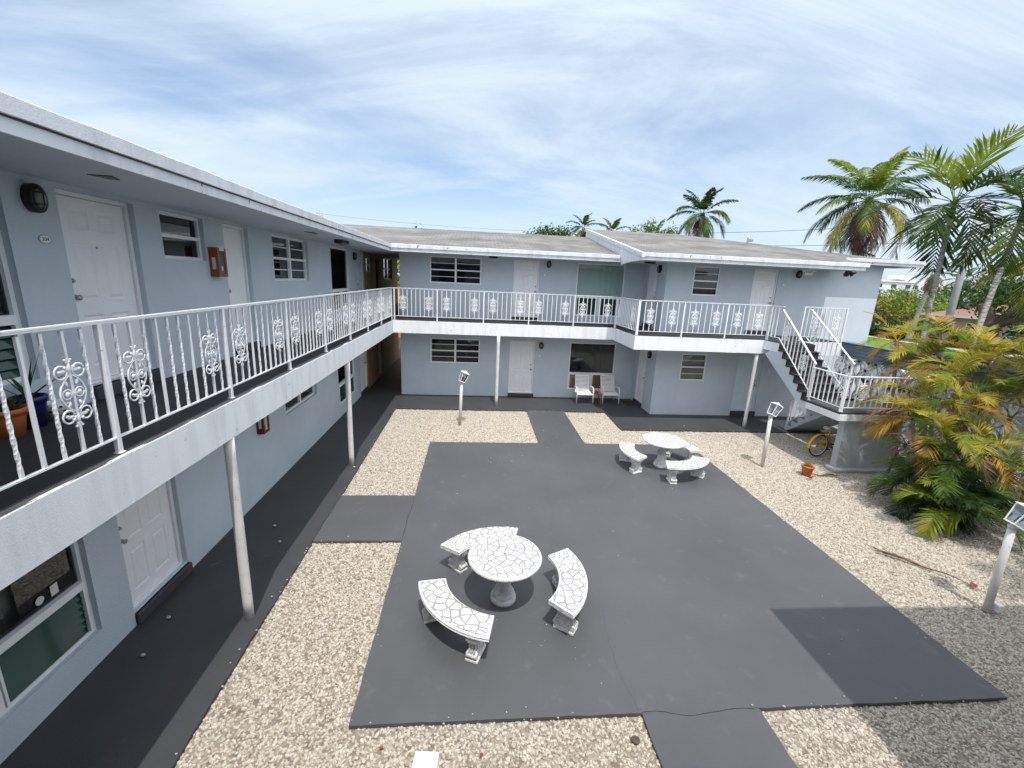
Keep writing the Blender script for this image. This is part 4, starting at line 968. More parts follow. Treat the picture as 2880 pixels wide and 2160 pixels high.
for i,(x,y,s,lb) in enumerate(((8.30,5.55,.16,'large curled red brown leaf at the thin end of the dry frond'),(8.33,4.15,.07,'small red leaf on the gravel near the right corner of the court'),(-.85,3.42,.045,'tiny brown leaf in the gravel left of the access cover'),(.15,3.30,.05,'tiny red brown leaf in the gravel right of the access cover'),(-1.9,6.1,.04,'tiny orange leaf in the left gravel strip'))):
    mb=MB();pv=None
    for k in range(7):
        f=k/6;w=s*.32*math.sin(math.pi*min(1,f*.92+.04));z=.018+s*.25*(f-.5)**2
        ids=[mb.vert((s*(f-.5),-w,z+w*.6)),mb.vert((s*(f-.5),0,z)),mb.vert((s*(f-.5),w,z+w*.5))]
        if pv: mb.face([pv[0],pv[1],ids[1],ids[0]]);mb.face([pv[1],pv[2],ids[2],ids[1]])
        pv=ids
    o=mb.build('fallen_leaf',M['leafred'],None,None,(x,y,-.02));o.rotation_euler=(0,0,rnd.uniform(0,6));tag(o,lb,'leaf','fallen leaves on the gravel')
# stray white stones on the paint: too many and too small to count
mb=MB();q=random.Random(4)
spots=[(1.05,4.85),(.75,4.6),(.1,5.2),(.05,5.1),(1.3,4.3),(4.4,9.2),(4.7,9.0),(.6,10.6),(.8,10.7),(.55,10.5),(5.2,4.9),(2.2,11.3),(2.3,12.3),(3.1,13.2),(3.3,12.6)]
for i in range(85):
    if i<60: x,y=spots[i%15];x+=q.gauss(0,.18);y+=q.gauss(0,.18)
    else: x,y=q.uniform(-1.2,6.4),q.uniform(3.8,11.6)
    r=q.uniform(.004,.011) if i%9 else q.uniform(.011,.018);mb.ball((x,y,r*.5),(r,r*.8,r*.6),6,4)
for x,y in((-4.0,5.2),(-3.3,6.9),(-3.9,4.6),(-3.6,7.4),(-2.86,9.95),(7.1,13.4)): mb.ball((x,y,.02),(.03,.025,.02),7,5)
for (xa,ya,xb,yb) in ((A1,B5,A1,B4),(A1,B3,A1,B1),(A1,B1,A3,B1),(A4,B1,A2,B1),(A2,B5,A2,B1),(A1,B5,A5,B5),(A6,B5,A2,B5),(A0,-1,A0,B4),(A0,B3,A0,B2),(A0,B2,A7,B2),(A7,B6,12,B6),(A0,B4,A1,B4),(A0,B3,A1,B3),(A3,B1,A3,B2),(A4,B1,A4,B2)):
    L_=math.hypot(xb-xa,yb-ya)
    for i in range(int(L_*5)):
        f=q.random();r=q.uniform(.007,.016);mb.ball((xa+(xb-xa)*f+q.gauss(0,.05),ya+(yb-ya)*f+q.gauss(0,.05),r*.4),(r,r*.8,r*.6),6,4)
struct(mb.build('stray_stones',M['spill']),'stuff')
# ================================================================== palms
def frond(mb,base,az,el,L,droop,ll,n,wid,mi,q,fwd=52,sag=.35,pet=.16,vee=.25,rr=.014,tipmi=None):
    p=V(base);pts=[p.copy()];dirs=[];ns=14;tw=q.uniform(-.25,.25)
    for i in range(ns):
        f=(i+.5)/ns;e=el-droop*f**1.25;a=az+tw*f
        d=V((math.cos(a)*math.cos(e),math.sin(a)*math.cos(e),math.sin(e)));dirs.append(d);p=p+d*L/ns;pts.append(p.copy())
    mb.tube(pts,[rr*(1-.85*i/ns) for i in range(ns+1)],5,mi,caps=False)
    for k in range(n):
        f=pet+(1-pet)*(k+.5)/n;x=f*ns;i=min(ns-1,int(x));c=pts[i].lerp(pts[i+1],x-i);d=dirs[i]
        side=d.cross(V((0,0,1)));side=side.normalized() if side.length>1e-3 else V((1,0,0));up=side.cross(d).normalized()
        g=(f-pet)/(1-pet);l=ll*(.45+.75*math.sin(math.pi*min(1,.12+.80*g)))*(1-.45*g**4)
        fa=R(fwd*(1-.45*g))
        for s in(-1,1):
            v=vee+q.uniform(-.22,.22);h=(side*s*math.cos(v)+up*math.sin(v))
            dd=(d*math.cos(fa)+h*math.sin(fa)+V((q.uniform(-.07,.07),q.uniform(-.07,.07),q.uniform(-.07,.07)))).normalized()
            lk=l*q.uniform(.85,1.08);w=wid*q.uniform(.8,1.1)
            m1=c+dd*lk*.5+V((0,0,-sag*lk*.16));t=c+dd*lk*.95+V((0,0,-sag*lk*.62))
            wv=d*w;mm=mi if not(tipmi is not None and q.random()<.4*g) else tipmi
            ids=[mb.vert(c-wv*.5),mb.vert(c+wv*.5),mb.vert(m1+wv),mb.vert(m1-wv),mb.vert(t)]
            mb.face([ids[0],ids[1],ids[2],ids[3]],mm);mb.face([ids[3],ids[2],ids[4]],mm)
def palm(name,label,base,top,r,fronds,mats,seed,group=None,cat='palm tree',bend=(0,0),trunkm='bark',shaft=None,L=2.3,ll=.55,n=34,wid=.022,els=(-60,75),droop=1.5,rr=.016,sag=.35,boots=False,fwd=52,old=None):
    t=thing(name,label,cat,base,group);q=random.Random(seed);B=V(base);T=V(top)-B
    mb=MB();k=14;P=[T*(i/k)+V((bend[0],bend[1],0))*math.sin(math.pi*i/k) for i in range(k+1)]
    mb.tube(P,[r*(1.35-.45*min(1,i/k*2.5)+.02*math.sin(i*5)) if i<k-2 else r*.92 for i in range(k+1)],14)
    mb.build('trunk',M[trunkm],t)
    if shaft:
        mb=MB();mb.tube([T,T+V((0,0,shaft*.5)),T+V((0,0,shaft))],[r*1.05,r*.95,r*.5],12);mb.build('crownshaft',M['lf_green'],t);T=T+V((0,0,shaft*.8))
    mb=MB();ga=2.39996;nm=len(mats)
    for i in range(fronds):
        f=i/(fronds-1);el=R(els[1]+(els[0]-els[1])*f);az=i*ga+q.uniform(-.25,.25)
        mi=min(nm-1,int(f**1.2*nm*q.uniform(.75,1.15))) if old is None else q.choice(old)
        frond(mb,T+V((math.cos(az)*r*.6,math.sin(az)*r*.6,-.25*f*r*3)),az,el,L*q.uniform(.85,1.08)*(.85 if f<.08 else 1),droop*(.55+.5*f)*q.uniform(.85,1.1),ll,n,wid,mi,q,rr=rr,sag=sag,fwd=fwd,tipmi=min(nm-1,mi+1) if q.random()<.4 else None)
    mb.build('crown',[M[m] for m in mats],t);return t
G=['lf_green','lf_dark','lf_dark','lf_green','lf_yel','dry']
palm('royal_palm','tall feathery palm behind the hipped roof, dead brown fronds hanging below',(21.2,24.2,-.05),(21.5,24.1,9.35),.17,36,['lf_lime','lf_green','lf_dark','lf_green','lf_yel','lf_brown','dry'],11,None,L=3.5,ll=.74,n=66,wid=.034,els=(-62,84),droop=1.6,shaft=.5,sag=.8)
palm('palm_tree','tall slim palm with broad leaf blades standing out against the sky at the right',(15.2,13.5,-.05),(17.0,15.35,7.4),.085,17,['lf_lime','lf_green','lf_dark','lf_green','lf_dark'],5,'slim palms beyond the screen wall',L=2.8,ll=1.05,n=16,wid=.075,els=(-35,86),droop=1.5,shaft=.75,sag=.18,fwd=48)
palm('palm_tree','slim leaning palm at the right edge with yellowish drooping blades',(15.5,12.4,-.05),(18.2,14.1,7.2),.09,15,['lf_green','lf_dark','lf_green','lf_yel','lf_green'],21,'slim palms beyond the screen wall',L=2.6,ll=.9,n=22,wid=.055,els=(-40,80),droop=1.7,shaft=.6,sag=.25,bend=(-.25,-.1))
palm('palm_tree','palm at the right frame edge behind the leaning one, yellow green fronds',(20.9,14.2,-.05),(21.0,14.3,5.9),.12,18,['lf_green','lf_yel','lf_yel','lf_green'],31,'slim palms beyond the screen wall',L=3.1,ll=.85,n=34,wid=.05,els=(-50,75),droop=1.9,shaft=.5,sag=.5)
palm('palm_tree','small yellowed palm rising over the slate siding, left of the palm clump',(12.22,11.0,-.05),(12.28,11.7,3.35),.052,11,['lf_yel','lf_org','lf_yel','lf_org','lf_org'],8,None,L=1.15,ll=.36,n=24,wid=.016,els=(-30,75),droop=1.6,trunkm='stem',sag=.3)
palm('palm_tree','palm behind the shingle roof right of its middle, dark drooping crown against the sky',(19.5,39.3,-.05),(19.6,39.1,10.7),.2,20,['lf_dark','lf_dark','lf_green','lf_dark','dry'],14,'palms seen over the roofs',L=2.9,ll=.75,n=46,wid=.05,els=(-45,86),droop=1.7,shaft=.3,sag=.8)
palm('palm_tree','small palm top over the ridge, directly above the gable board',(14.5,62.6,-.05),(14.5,62.6,12.0),.2,13,['lf_green','lf_dark','lf_dark','lf_yel'],15,'palms seen over the roofs',L=2.5,ll=.7,n=30,wid=.07,els=(-30,85),droop=1.6,sag=.6)
palm('palm_tree','tiny palm top over the ridge, second from the gable board',(18.5,62.2,-.05),(18.5,62.2,11.6),.2,12,['lf_green','dry','lf_green','lf_dark'],16,'palms seen over the roofs',L=2.5,ll=.7,n=30,wid=.07,els=(-10,85),droop=1.5,sag=.6)
palm('palm_tree','tiny palm top over the ridge between two light green bushes',(24.6,61.7,-.05),(24.6,61.7,11.6),.2,11,['lf_green','lf_dark','lf_yel'],17,'palms seen over the roofs',L=2.4,ll=.6,n=24,wid=.05,els=(-5,85),droop=1.4,sag=.6)
palm('palm_tree','thin distant palm just right of the block corner, under the eave end',(45.5,42.2,-.05),(46.5,42.2,7.1),.22,14,['lf_grey','lf_dark','dry'],18,'palms along the far street',L=2.2,ll=.6,n=22,wid=.05,els=(-60,60),droop=1.6,sag=.7)
palm('palm_tree','distant palm before the white condo, left of the tall trunk',(76,64,-.05),(76,64,7.6),.25,14,['lf_grey','lf_dark'],19,'palms along the far street',L=3.2,ll=.8,n=22,wid=.08,els=(-40,70),droop=1.6,sag=.6)
palm('palm_tree','distant palm before the white condo, between trunk and concrete pole',(86,66,-.05),(86,66,8.4),.25,14,['lf_grey','lf_dark'],20,'palms along the far street',L=3.4,ll=.8,n=22,wid=.08,els=(-40,70),droop=1.6,sag=.6)
# areca clump in front of the screen wall
def areca(label,stems,seed,extra=()):
    c=stems[0][0];t=thing('palm_clump',label,'palm clump',c);q=random.Random(seed);C0=V(c)
    for b,tp,kind in stems:
        b=V(b)-C0;tp=V(tp)-C0;mb=MB();mb.tube([b.lerp(tp,i/8)+V((0,0,0))+V((q.uniform(-.01,.01),q.uniform(-.01,.01),0)) for i in range(9)],[.052-.016*i/8 for i in range(9)],9);mb.build('stem',M['stem'],t)
    mats=['lf_green','lf_yel','lf_org','lf_dark','lf_brown','lf_lime'];mb=MB()
    for b,tp,kind in stems:
        tp=V(tp)-C0;a0=q.uniform(0,6.28);nf={'t':9,'m':8,'l':8}[kind]
        for i in range(nf):
            f=i/(nf-1);az=a0+i*2.39996+q.uniform(-.2,.2);el=R(82-95*f+q.uniform(-8,8))
            if kind=='t': mi=q.choice((1,1,5,1,5,0,1,2) if f<.7 else (2,1,1,4,1))
            elif kind=='m': mi=q.choice((0,5,1,1,0,1) if f<.7 else (2,1,2,4))
            else: mi=q.choice((3,3,0,3,0,5))
            LL={'t':1.2,'m':1.15,'l':.88}[kind]*q.uniform(.8,1.1)
            frond(mb,tp,az,el,LL,1.75*q.uniform(.8,1.1),(.42 if kind!='l' else .36),34,.0165,mi,q,fwd=55,sag=.3,rr=.010,vee=.4,tipmi=1 if mi==5 else (4 if mi==2 else None))
    for p,az,el,L_,dr,mi in extra: frond(mb,V(p)-C0,az,el,L_,dr,.40,32,.016,mi,q,fwd=55,sag=.5,rr=.010,vee=.3,tipmi=4)
    mb.build('crown',[M[m] for m in mats],t);return t
def S_(tp,kind):
    return ((10.85+(tp[0]-11.0)*.33,8.45+(tp[1]-8.6)*.33,-.05),tp,kind)
areca('large bushy clump of green, yellow and orange feathery palms at the right of the gravel',[S_(tp,k) for tp,k in [
 ((12.42,10.61,3.48),'t'),((12.28,9.74,3.24),'t'),((11.95,10.51,2.9),'t'),((13.05,9.86,3.15),'t'),((11.47,9.19,2.8),'t'),
 ((10.82,9.2,2.16),'m'),((11.01,8.58,2.26),'m'),((12.05,8.71,2.33),'m'),((10.19,8.1,1.66),'m'),((10.81,7.8,1.54),'m'),((10.29,8.94,1.79),'m'),
 ((9.66,7.68,1.01),'l'),((9.93,7.29,.8),'l'),((10.82,7.44,.89),'l'),((9.94,8.19,1.11),'l'),((9.45,7.15,.45),'l'),((9.88,6.98,.5),'l'),((11.55,7.71,1.01),'l'),((9.57,7.78,.5),'l'),((10.14,7.6,1.3),'l'),((9.7,7.45,.6),'l'),((10.3,7.3,.5),'l'),((9.85,8.2,.5),'l')]],42,[((10.25,8.95,1.85),R(150),R(35),1.15,2.3,4),((10.25,8.9,1.8),R(170),R(10),1.0,1.6,2),((10.1,8.3,1.6),R(215),R(25),1.1,2.0,2),((9.9,8.2,1.2),R(235),R(30),1.0,2.1,1),((10.75,9.25,2.2),R(140),R(40),1.35,1.6,1),((10.3,8.9,1.95),R(125),R(30),1.2,1.3,1),((11.4,9.2,2.8),R(160),R(30),1.3,1.9,4)])
areca('tall yellowed feathery palm clump reaching in from beyond the right frame edge',[((12.35,7.9,-.05),(12.2,7.95,3.9),'t'),((12.5,7.7,-.05),(12.75,8.3,3.4),'t'),((12.6,7.8,-.05),(13.0,8.9,3.1),'t'),((12.4,7.5,-.05),(12.3,7.2,2.4),'m')],77)
areca('off frame palm clump whose fronds dapple the right gravel with shade',[((10.1,2.7,-.05),(9.9,2.9,6.0),'t'),((10.3,2.7,-.05),(11.3,3.4,5.6),'t'),((10.4,3.2,-.05),(11.5,4.8,4.6),'t')],91)
# ================================================================== leafy trees and hedges
def crownmesh(name,mats,blobs,n,s,seed,parent,gap=.0):
    q=random.Random(seed);mb=MB();W=[b[3]*b[4]*b[5] for b in blobs];tot=sum(W)
    for b,w in zip(blobs,W):
        k=int(n*w/tot)+1;ncl=max(6,k//16);cl=[]
        for _ in range(ncl):
            d=V((q.gauss(0,1),q.gauss(0,1),q.gauss(0,1))).normalized();r_=q.uniform(.55,1.0)**.6
            cl.append((V((b[0]+d.x*b[3]*r_,b[1]+d.y*b[4]*r_,b[2]+d.z*b[5]*r_)),q.randrange(len(mats)),d))
        for i in range(k):
            c,mi,d=q.choice(cl);sp=s*2.4
            p=c+V((q.gauss(0,sp),q.gauss(0,sp),q.gauss(0,sp*.7)))
            nrm=(d*.6+V((q.gauss(0,.6),q.gauss(0,.6),q.gauss(0,.6)+.4))).normalized();x=nrm.orthogonal().normalized();x=(Matrix.Rotation(q.uniform(0,6.28),3,nrm)@x);y=nrm.cross(x);ss=s*q.uniform(.6,1.3)
            mb.poly([p-x*ss,p-y*ss*.45-x*ss*.1,p+x*ss,p+y*ss*.45-x*.1*ss],mi if q.random()<.8 else q.randrange(len(mats)))
    return mb.build(name,[M[m] for m in mats],parent)
def tree(label,base,h,blobs,mats,n,s,seed,tr=.2,group=None,name='leafy_tree',cat='tree'):
    t=thing(name,label,cat,base,group);q=random.Random(seed)
    mb=MB();mb.tube([(0,0,0),(.05*h*q.uniform(-1,1),.0,h*.3),(.05*h*q.uniform(-1,1),.03*h,h*.55)],[tr*1.3,tr,tr*.6],9)
    for b in blobs: mb.tube([(0,0,h*.35),(b[0]*.5,b[1]*.5,h*.35+(b[2]-h*.35)*.6),(b[0],b[1],b[2])],[tr*.6,tr*.35,tr*.12],6)
    mb.build('trunk',M['bark2'],t);crownmesh('crown',mats,blobs,n,s,seed,t);return t
g='leafy trees beyond the street'
tree('big dark green tree at the right behind the leaning palm, its shade hiding the yard',(40.5,28.5,-.05),8,[(0,0,5.6,4.2,4.2,3.0),(-.6,.6,4.0,2.2,2.2,2.2),(3,-2.5,5.2,3.6,3.6,3.2),(4,-7,5.5,4,4,3.5),(1,-3,3,3,3,1.9)],['lf_dark','lf_dark','lf_green'],15000,.16,51,.45,g)
tree('grey barked old tree behind the leaning palm trunk',(37.2,29.0,-.05),8,[(3.2,-2.8,6.0,2.6,2.6,2),(5,-5,5.2,3,3,2.2)],['lf_dark','lf_green'],5000,.15,52,.55,g)
tree('bright green tree just right of the block corner',(54,53,-.05),6.5,[(0,0,3.9,2.2,2.2,1.7),(-1.5,-2,3.0,1.5,1.5,1.2),(1.6,2.4,4.3,1.3,1.3,1.1),(-2.4,1,3.0,2.0,2.0,1.5),(2.2,0,3.0,2.2,2.2,1.6)],['lf_lime','lf_green','lf_lime'],3600,.15,53,.25,g)
tree('lighter green tree left of the tall palm trunk, before the white condo',(61,56.5,-.05),7,[(0,0,3.9,3.2,3.2,2.1),(3,0,3.2,2.5,2.5,1.8),(-3,1,4.0,2.4,2.4,1.8)],['lf_lime','lf_green','lf_green'],4200,.16,54,.25,g)
tree('deep green tree between tall palm trunk and concrete pole',(74,60,-.05),8.5,[(0,0,4.9,4.5,4.5,2.8),(5,0,4.8,4,4,2.6),(-4,2,4.6,3,3,2)],['lf_dark','lf_green','lf_dark'],6500,.2,55,.3,g)
tree('low lime bush at the foot of the concrete pole before the brown roof',(56.5,50.5,-.05),5,[(0,0,2.9,2.2,2.2,1.3),(-2,0,2.3,1.6,1.6,1.1)],['lf_lime','lf_lime'],2600,.15,56,.15,g)
tree('grey green shrubby tree low behind the small yellowed palm',(49.5,50.5,-.05),4,[(0,0,2.3,2.0,2.0,1.2),(2.4,.5,2.2,1.6,1.6,1.0)],['lf_grey','lf_grey','lf_brown'],1600,.2,57,.15,g)
g='tree tops seen over the ridge'
tree('dark leafy tree top left of the small palm over the ridge',(9.8,62.8,-.05),13,[(0,0,10.6,1.7,2.0,1.3),(-1.9,0,10.2,1.2,1.4,1.0),(2.0,0,10.6,1.4,1.4,1.2)],['lf_green','lf_dark'],2400,.2,58,.3,g)
tree('round light green bush top over the ridge, alone between two palms',(21.6,62,-.05),12.4,[(0,0,11.6,.8,.8,.8)],['lf_lime','lf_green'],420,.17,59,.15,g)
tree('light green tree top left of the third small palm over the ridge',(24.0,61.2,-.05),13,[(-.3,0,12.0,.9,.9,1.3),(2.5,0,11.6,.9,.9,1.0)],['lf_lime','lf_green'],900,.18,60,.15,g)
tree('tree behind the rear passage, a sliver of leaves between the two wings',(-5.2,36,-.05),8,[(0,0,5.6,2.4,2.4,2.4),(1,0,4.2,1.8,1.8,1.6)],['lf_green','lf_lime','lf_dark'],2600,.16,61,.2,None)
def hedge(label,x0,x1,y0,y1,h,mats,n,s,seed):
    t=thing('hedge',label,'hedge',((x0+x1)/2,(y0+y1)/2,-.02),'clipped hedges along the far sidewalk');q=random.Random(seed);X,Y=(x1-x0)/2,(y1-y0)/2
    mb=MB();mb.bbox(-X*.85,X*.85,-Y*.97,Y*.97,0,h*.85,.1,mi=0)
    for i in range(n):
        p=V((q.uniform(-X,X),q.uniform(-Y,Y),q.uniform(.1,1)*h));f=q.randrange(3)
        if f==0:p.z=h*q.uniform(.9,1.08)
        elif f==1:p.x=-X*q.uniform(.9,1.1)
        nrm=V((q.gauss(-.3,1),q.gauss(0,1),q.gauss(.5,.7))).normalized();x=nrm.orthogonal().normalized();x=Matrix.Rotation(q.uniform(0,6.28),3,nrm)@x;y=nrm.cross(x);ss=s*q.uniform(.6,1.3)
        mb.poly([p-x*ss,p-y*ss*.5,p+x*ss,p+y*ss*.5],1+q.randrange(len(mats)))
    mb.build('foliage',[M['lf_dark']]+[M[m] for m in mats],t);return t
hedge('low green hedge along the far sidewalk, left of the small palm',46.2,47.6,42.5,48,1.1,['lf_green','lf_dark'],1500,.13,71)
hedge('low dark hedge along the far sidewalk before the pink house',46.4,47.8,33,41,1.0,['lf_dark','lf_dark','lf_green'],1900,.13,72)
tree('small street tree with a dark trunk behind the hedge',(48.3,47.2,-.05),4,[(0,0,3.2,1.6,1.6,1.1)],['lf_green','lf_yel'],800,.16,73,.11,None)
# ================================================================== far buildings, pole, vehicles
t=thing('house','pink single storey house with brown hipped roof beyond the lawn','house',(56,41,-.05))
mb=MB();mb.box(-4,9,-6,5.2,0,2.85);mb.build('wall',M['pink'],t)
mb=MB();a=[(-4.7,-6.7,2.86),(9.7,-6.7,2.86),(9.7,5.9,2.86),(-4.7,5.9,2.86),(1.3,-.4,4.75),(3.7,-.4,4.75)];i=[mb.vert(p) for p in a]
for f in((0,1,5,4),(1,2,5),(2,3,4,5),(3,0,4),(3,2,1,0)): mb.face([i[k] for k in f])
mb.build('roof',M['roofbrown'],t)
mb=MB();mb.box(-4.75,-4.7,-6.75,5.95,2.70,2.9);mb.build('fascia',M['white'],t)
for y in(-3.2,.6,3.3):
    mb=MB();mb.T=Matrix(((0,0,-1,-4.0),(1,0,0,y),(0,1,0,0),(0,0,0,1)));frame_bars(mb,-.75,.75,1.0,2.2,.0,.05,.06)
    for q_ in(1.3,1.6,1.9): mb.box(-.69,.69,q_-.02,q_+.02,.01,.04)
    w=mb.build('window',M['white'],t);mb=MB();mb.box(-4.02,-4.01,y-.69,y+.69,1.06,2.14);mb.build('pane',M['carglass'],w)
t=thing('condo_building','distant white flat roofed condominium block above the trees','building',(178,176,-.05))
mb=MB();mb.box(-9,8,0,18,0,10.6);mb.box(8,26,3,18,0,11.8);mb.box(5,12,4,10,11.8,13.6);mb.box(-24,-9,3,16,0,9.4);mb.build('wall',M['condo'],t)
for ix in range(7):
    for iz in range(4):
        x=-22+ix*6.6;y=-.06 if -9<x<8 else 2.94;z=1.2+iz*2.3
        mb=MB();mb.box(x,x+2.4,y-.0,y+.05,z,z+1.4);mb.build('window',M['carglass'],t)
mb=MB()
for x in(-9.2,8.2): mb.box(x,x+.5,-.4,.0,0,10.9)
mb.box(-9,8,-.5,0,10.4,10.9);mb.build('parapet',M['condo'],t)
t=thing('boundary_building','low orange brown boarded building behind the rear passage','building',(-5,33,-.05))
mb=MB();mb.box(-6,3.2,0,3,0,3.95);mb.build('wall',M['orange'],t);mb=MB();mb.box(-6.2,3.4,-.15,3.2,3.951,4.05);mb.build('roof',M['roofbrown'],t)
t=thing('utility_pole','thick grey concrete utility pole between the two palm trunks','utility pole',(30.4,25.9,-.05))
mb=MB();mb.tube([(0,0,0),(.2,.15,6),(.35,.25,10.6)],[.24,.19,.15],12);mb.build('pole',M['polec'],t)
mb=MB();mb.bar((-.9,.5,9.6),(1.5,-.1,9.6),.09);mb.build('cross_arm',M['polec'],t)
def wires(label,segs,r,name='power_line'):
    a=V(segs[0][0]);t=thing(name,label,'power line',a,'power lines')
    for p,q_,sag in segs:
        p=V(p)-a;q_=V(q_)-a;mb=MB();n=16;mb.tube([p.lerp(q_,i/n)+V((0,0,-sag*4*(i/n)*(1-i/n))) for i in range(n+1)],r,5);mb.build('cable',M['wire'],t)
    return t
wires('thin power line crossing the sky above the rear shingle roof',[((-15.1,43.9,9.75),(14,41,9.2),.45)],.008)
wires('power lines strung behind the right hipped roof to the concrete pole',[((13,40,9.1),(30.8,26.2,9.5),.35),((13,40,8.3),(30.7,26.1,8.2),.35),((30.8,26.2,9.5),(60,10,9.8),.5),((30.7,26.1,6.4),(12,58,8.3),.3)],.014)
t=thing('utility_pole','pale transformer pole top just over the left eave end','utility pole',(-14.9,44.2,-.05))
mb=MB();mb.tube([(0,0,0),(0,0,10.1)],[.16,.11],10);mb.build('pole',M['polec'],t);mb=MB();mb.lathe([(.13,0),(.16,.05),(.16,.42),(.1,.5)],(.22,0,9.2),12);mb.build('transformer',M['polec'],t)
t=thing('utility_pole','slim lamp head pole over the middle of the hipped roof','utility pole',(21.0,34.0,-.05))
mb=MB();mb.tube([(0,0,0),(0,0,8.4)],[.12,.08],8);mb.build('pole',M['polec'],t);mb=MB();mb.bbox(-.05,.4,-.1,.1,8.3,8.5,.03);mb.build('lamp_head',M['polec'],t)
def car(label,loc,rz,m,kind):
    t=thing('parked_car',label,'car',loc,'parked cars',rz);Wd=.88
    if kind=='sedan': prof_=[(-2.2,.35),(-2.25,.6),(-2.15,.9),(-1.55,.98),(1.15,.98),(2.0,.86),(2.2,.62),(2.2,.35)];cab=[(-1.5,.97),(-1.0,1.42),(.3,1.44),(1.15,.97)]
    else: prof_=[(-2.7,.5),(-2.72,1.05),(-.6,1.08),(1.2,1.12),(2.4,1.05),(2.65,.8),(2.65,.45)];cab=[(-.65,1.08),(-.55,1.78),(.65,1.8),(1.3,1.1)]
    def loft(pr,w0,w1):
        mb=MB();mb.smooth=False;n=len(pr);zs=[p[1] for p in pr];zm,zM=min(zs),max(zs)
        rows=[]
        for s,ins in((-1,0),(-1,.0),(1,0),(1,0)): pass
        for k,(s) in enumerate((-1,1)):
            rows.append([mb.vert((x,s*(w0+(w1-w0)*(z-zm)/(zM-zm)),z)) for x,z in pr])
        mid=[[mb.vert((x,s*(w0+(w1-w0)*(z-zm)/(zM-zm)-.09),z+.03)) for x,z in pr] for s in(-1,1)]
        for a,b in((rows[0],mid[0]),(mid[0],mid[1]),(mid[1],rows[1])):
            for i in range(n): mb.face([a[i],a[(i+1)%n],b[(i+1)%n],b[i]])
        mb.face(rows[0][::-1]);mb.face(rows[1]);return mb
    loft(prof_,Wd,Wd-.06).build('body',M[m],t)
    loft(cab,Wd-.08,Wd-.26).build('cabin_glass',M['carglass'],t)
    mb=MB();x0,x1,z=cab[1][0],cab[2][0],cab[1][1]+.03;mb.bbox(x0-.06,x1+.06,-(Wd-.24),Wd-.24,z-.01,z+.035,.02);mb.build('roof',M[m],t)
    mb=MB()
    for s in(-1,1):
        for a,b in zip(cab,cab[1:]): mb.bar((a[0],s*(Wd-.08-.18*(a[1]-cab[0][1])/(cab[1][1]-cab[0][1])),a[1]+.01),(b[0],s*(Wd-.08-.18*(b[1]-cab[0][1])/(cab[1][1]-cab[0][1])),b[1]+.01),.06)
    mb.build('pillar',M[m],t)
    for x in(-1.4,1.4):
        for s in(-1,1):
            mb=MB();mb.T=Matrix.Translation((x*(1 if kind=='sedan' else 1.2),s*.78,.33))@Matrix.Rotation(R(90),4,'X');mb.lathe([(.33,-.1),(.33,.1)],seg=20);w=mb.build('wheel',M['rubber'],t);mb=MB();mb.T=Matrix.Translation((x*(1 if kind=='sedan' else 1.2),s*.80,.33))@Matrix.Rotation(R(90),4,'X');mb.lathe([(.2,-.1),(.2,.1)],seg=16);mb.build('rim',M['steel'],w)
    for s in(-1,1):
        mb=MB();mb.bbox(prof_[-2][0]-.06,prof_[-2][0]+.02,s*.62-.14,s*.62+.14,.62,.74,.02);mb.build('headlight',M['white'],t)
    return t
car('pale silver green car roof and windscreen beyond the slate siding',(21.6,21.3,-.075),R(-78),'carw','sedan')
car('white pickup truck parked on the street at the right frame edge',(28.9,20.6,-.075),R(-85),'carg','truck')
t=thing('gate_pillar','white pillar with a pineapple shaped urn finial beyond the slate siding','pillar',(16.95,16.1,-.07))
mb=MB();mb.bbox(-.22,.22,-.22,.22,0,2.2,.02);mb.bbox(-.30,.30,-.30,.30,2.2,2.32,.02);mb.build('pillar',M['block'],t)
mb=MB();mb.lathe([(.16,2.32),(.19,2.36),(.10,2.42),(.08,2.47),(.13,2.52),(.19,2.60),(.20,2.72,-.0),(.15,2.83),(.07,2.92),(.02,2.96)],seg=20,flute=.12);mb.build('finial',M['conc'],t)
# concrete blocks lying behind the clump
for i,(x,y,r_,lb) in enumerate(((13.9,8.4,.3,'grey concrete block on the drive behind the palm clump, upper one'),(13.7,7.6,.1,'grey concrete block on the drive near the lantern head, lower one'))):
    mb=MB();mb.bbox(-.22,.22,-.12,.12,0,.2,.015);o=mb.build('concrete_block',M['polec'],None,None,(x,y,-.085));o.rotation_euler.z=r_;tag(o,lb,'block','concrete blocks on the drive')
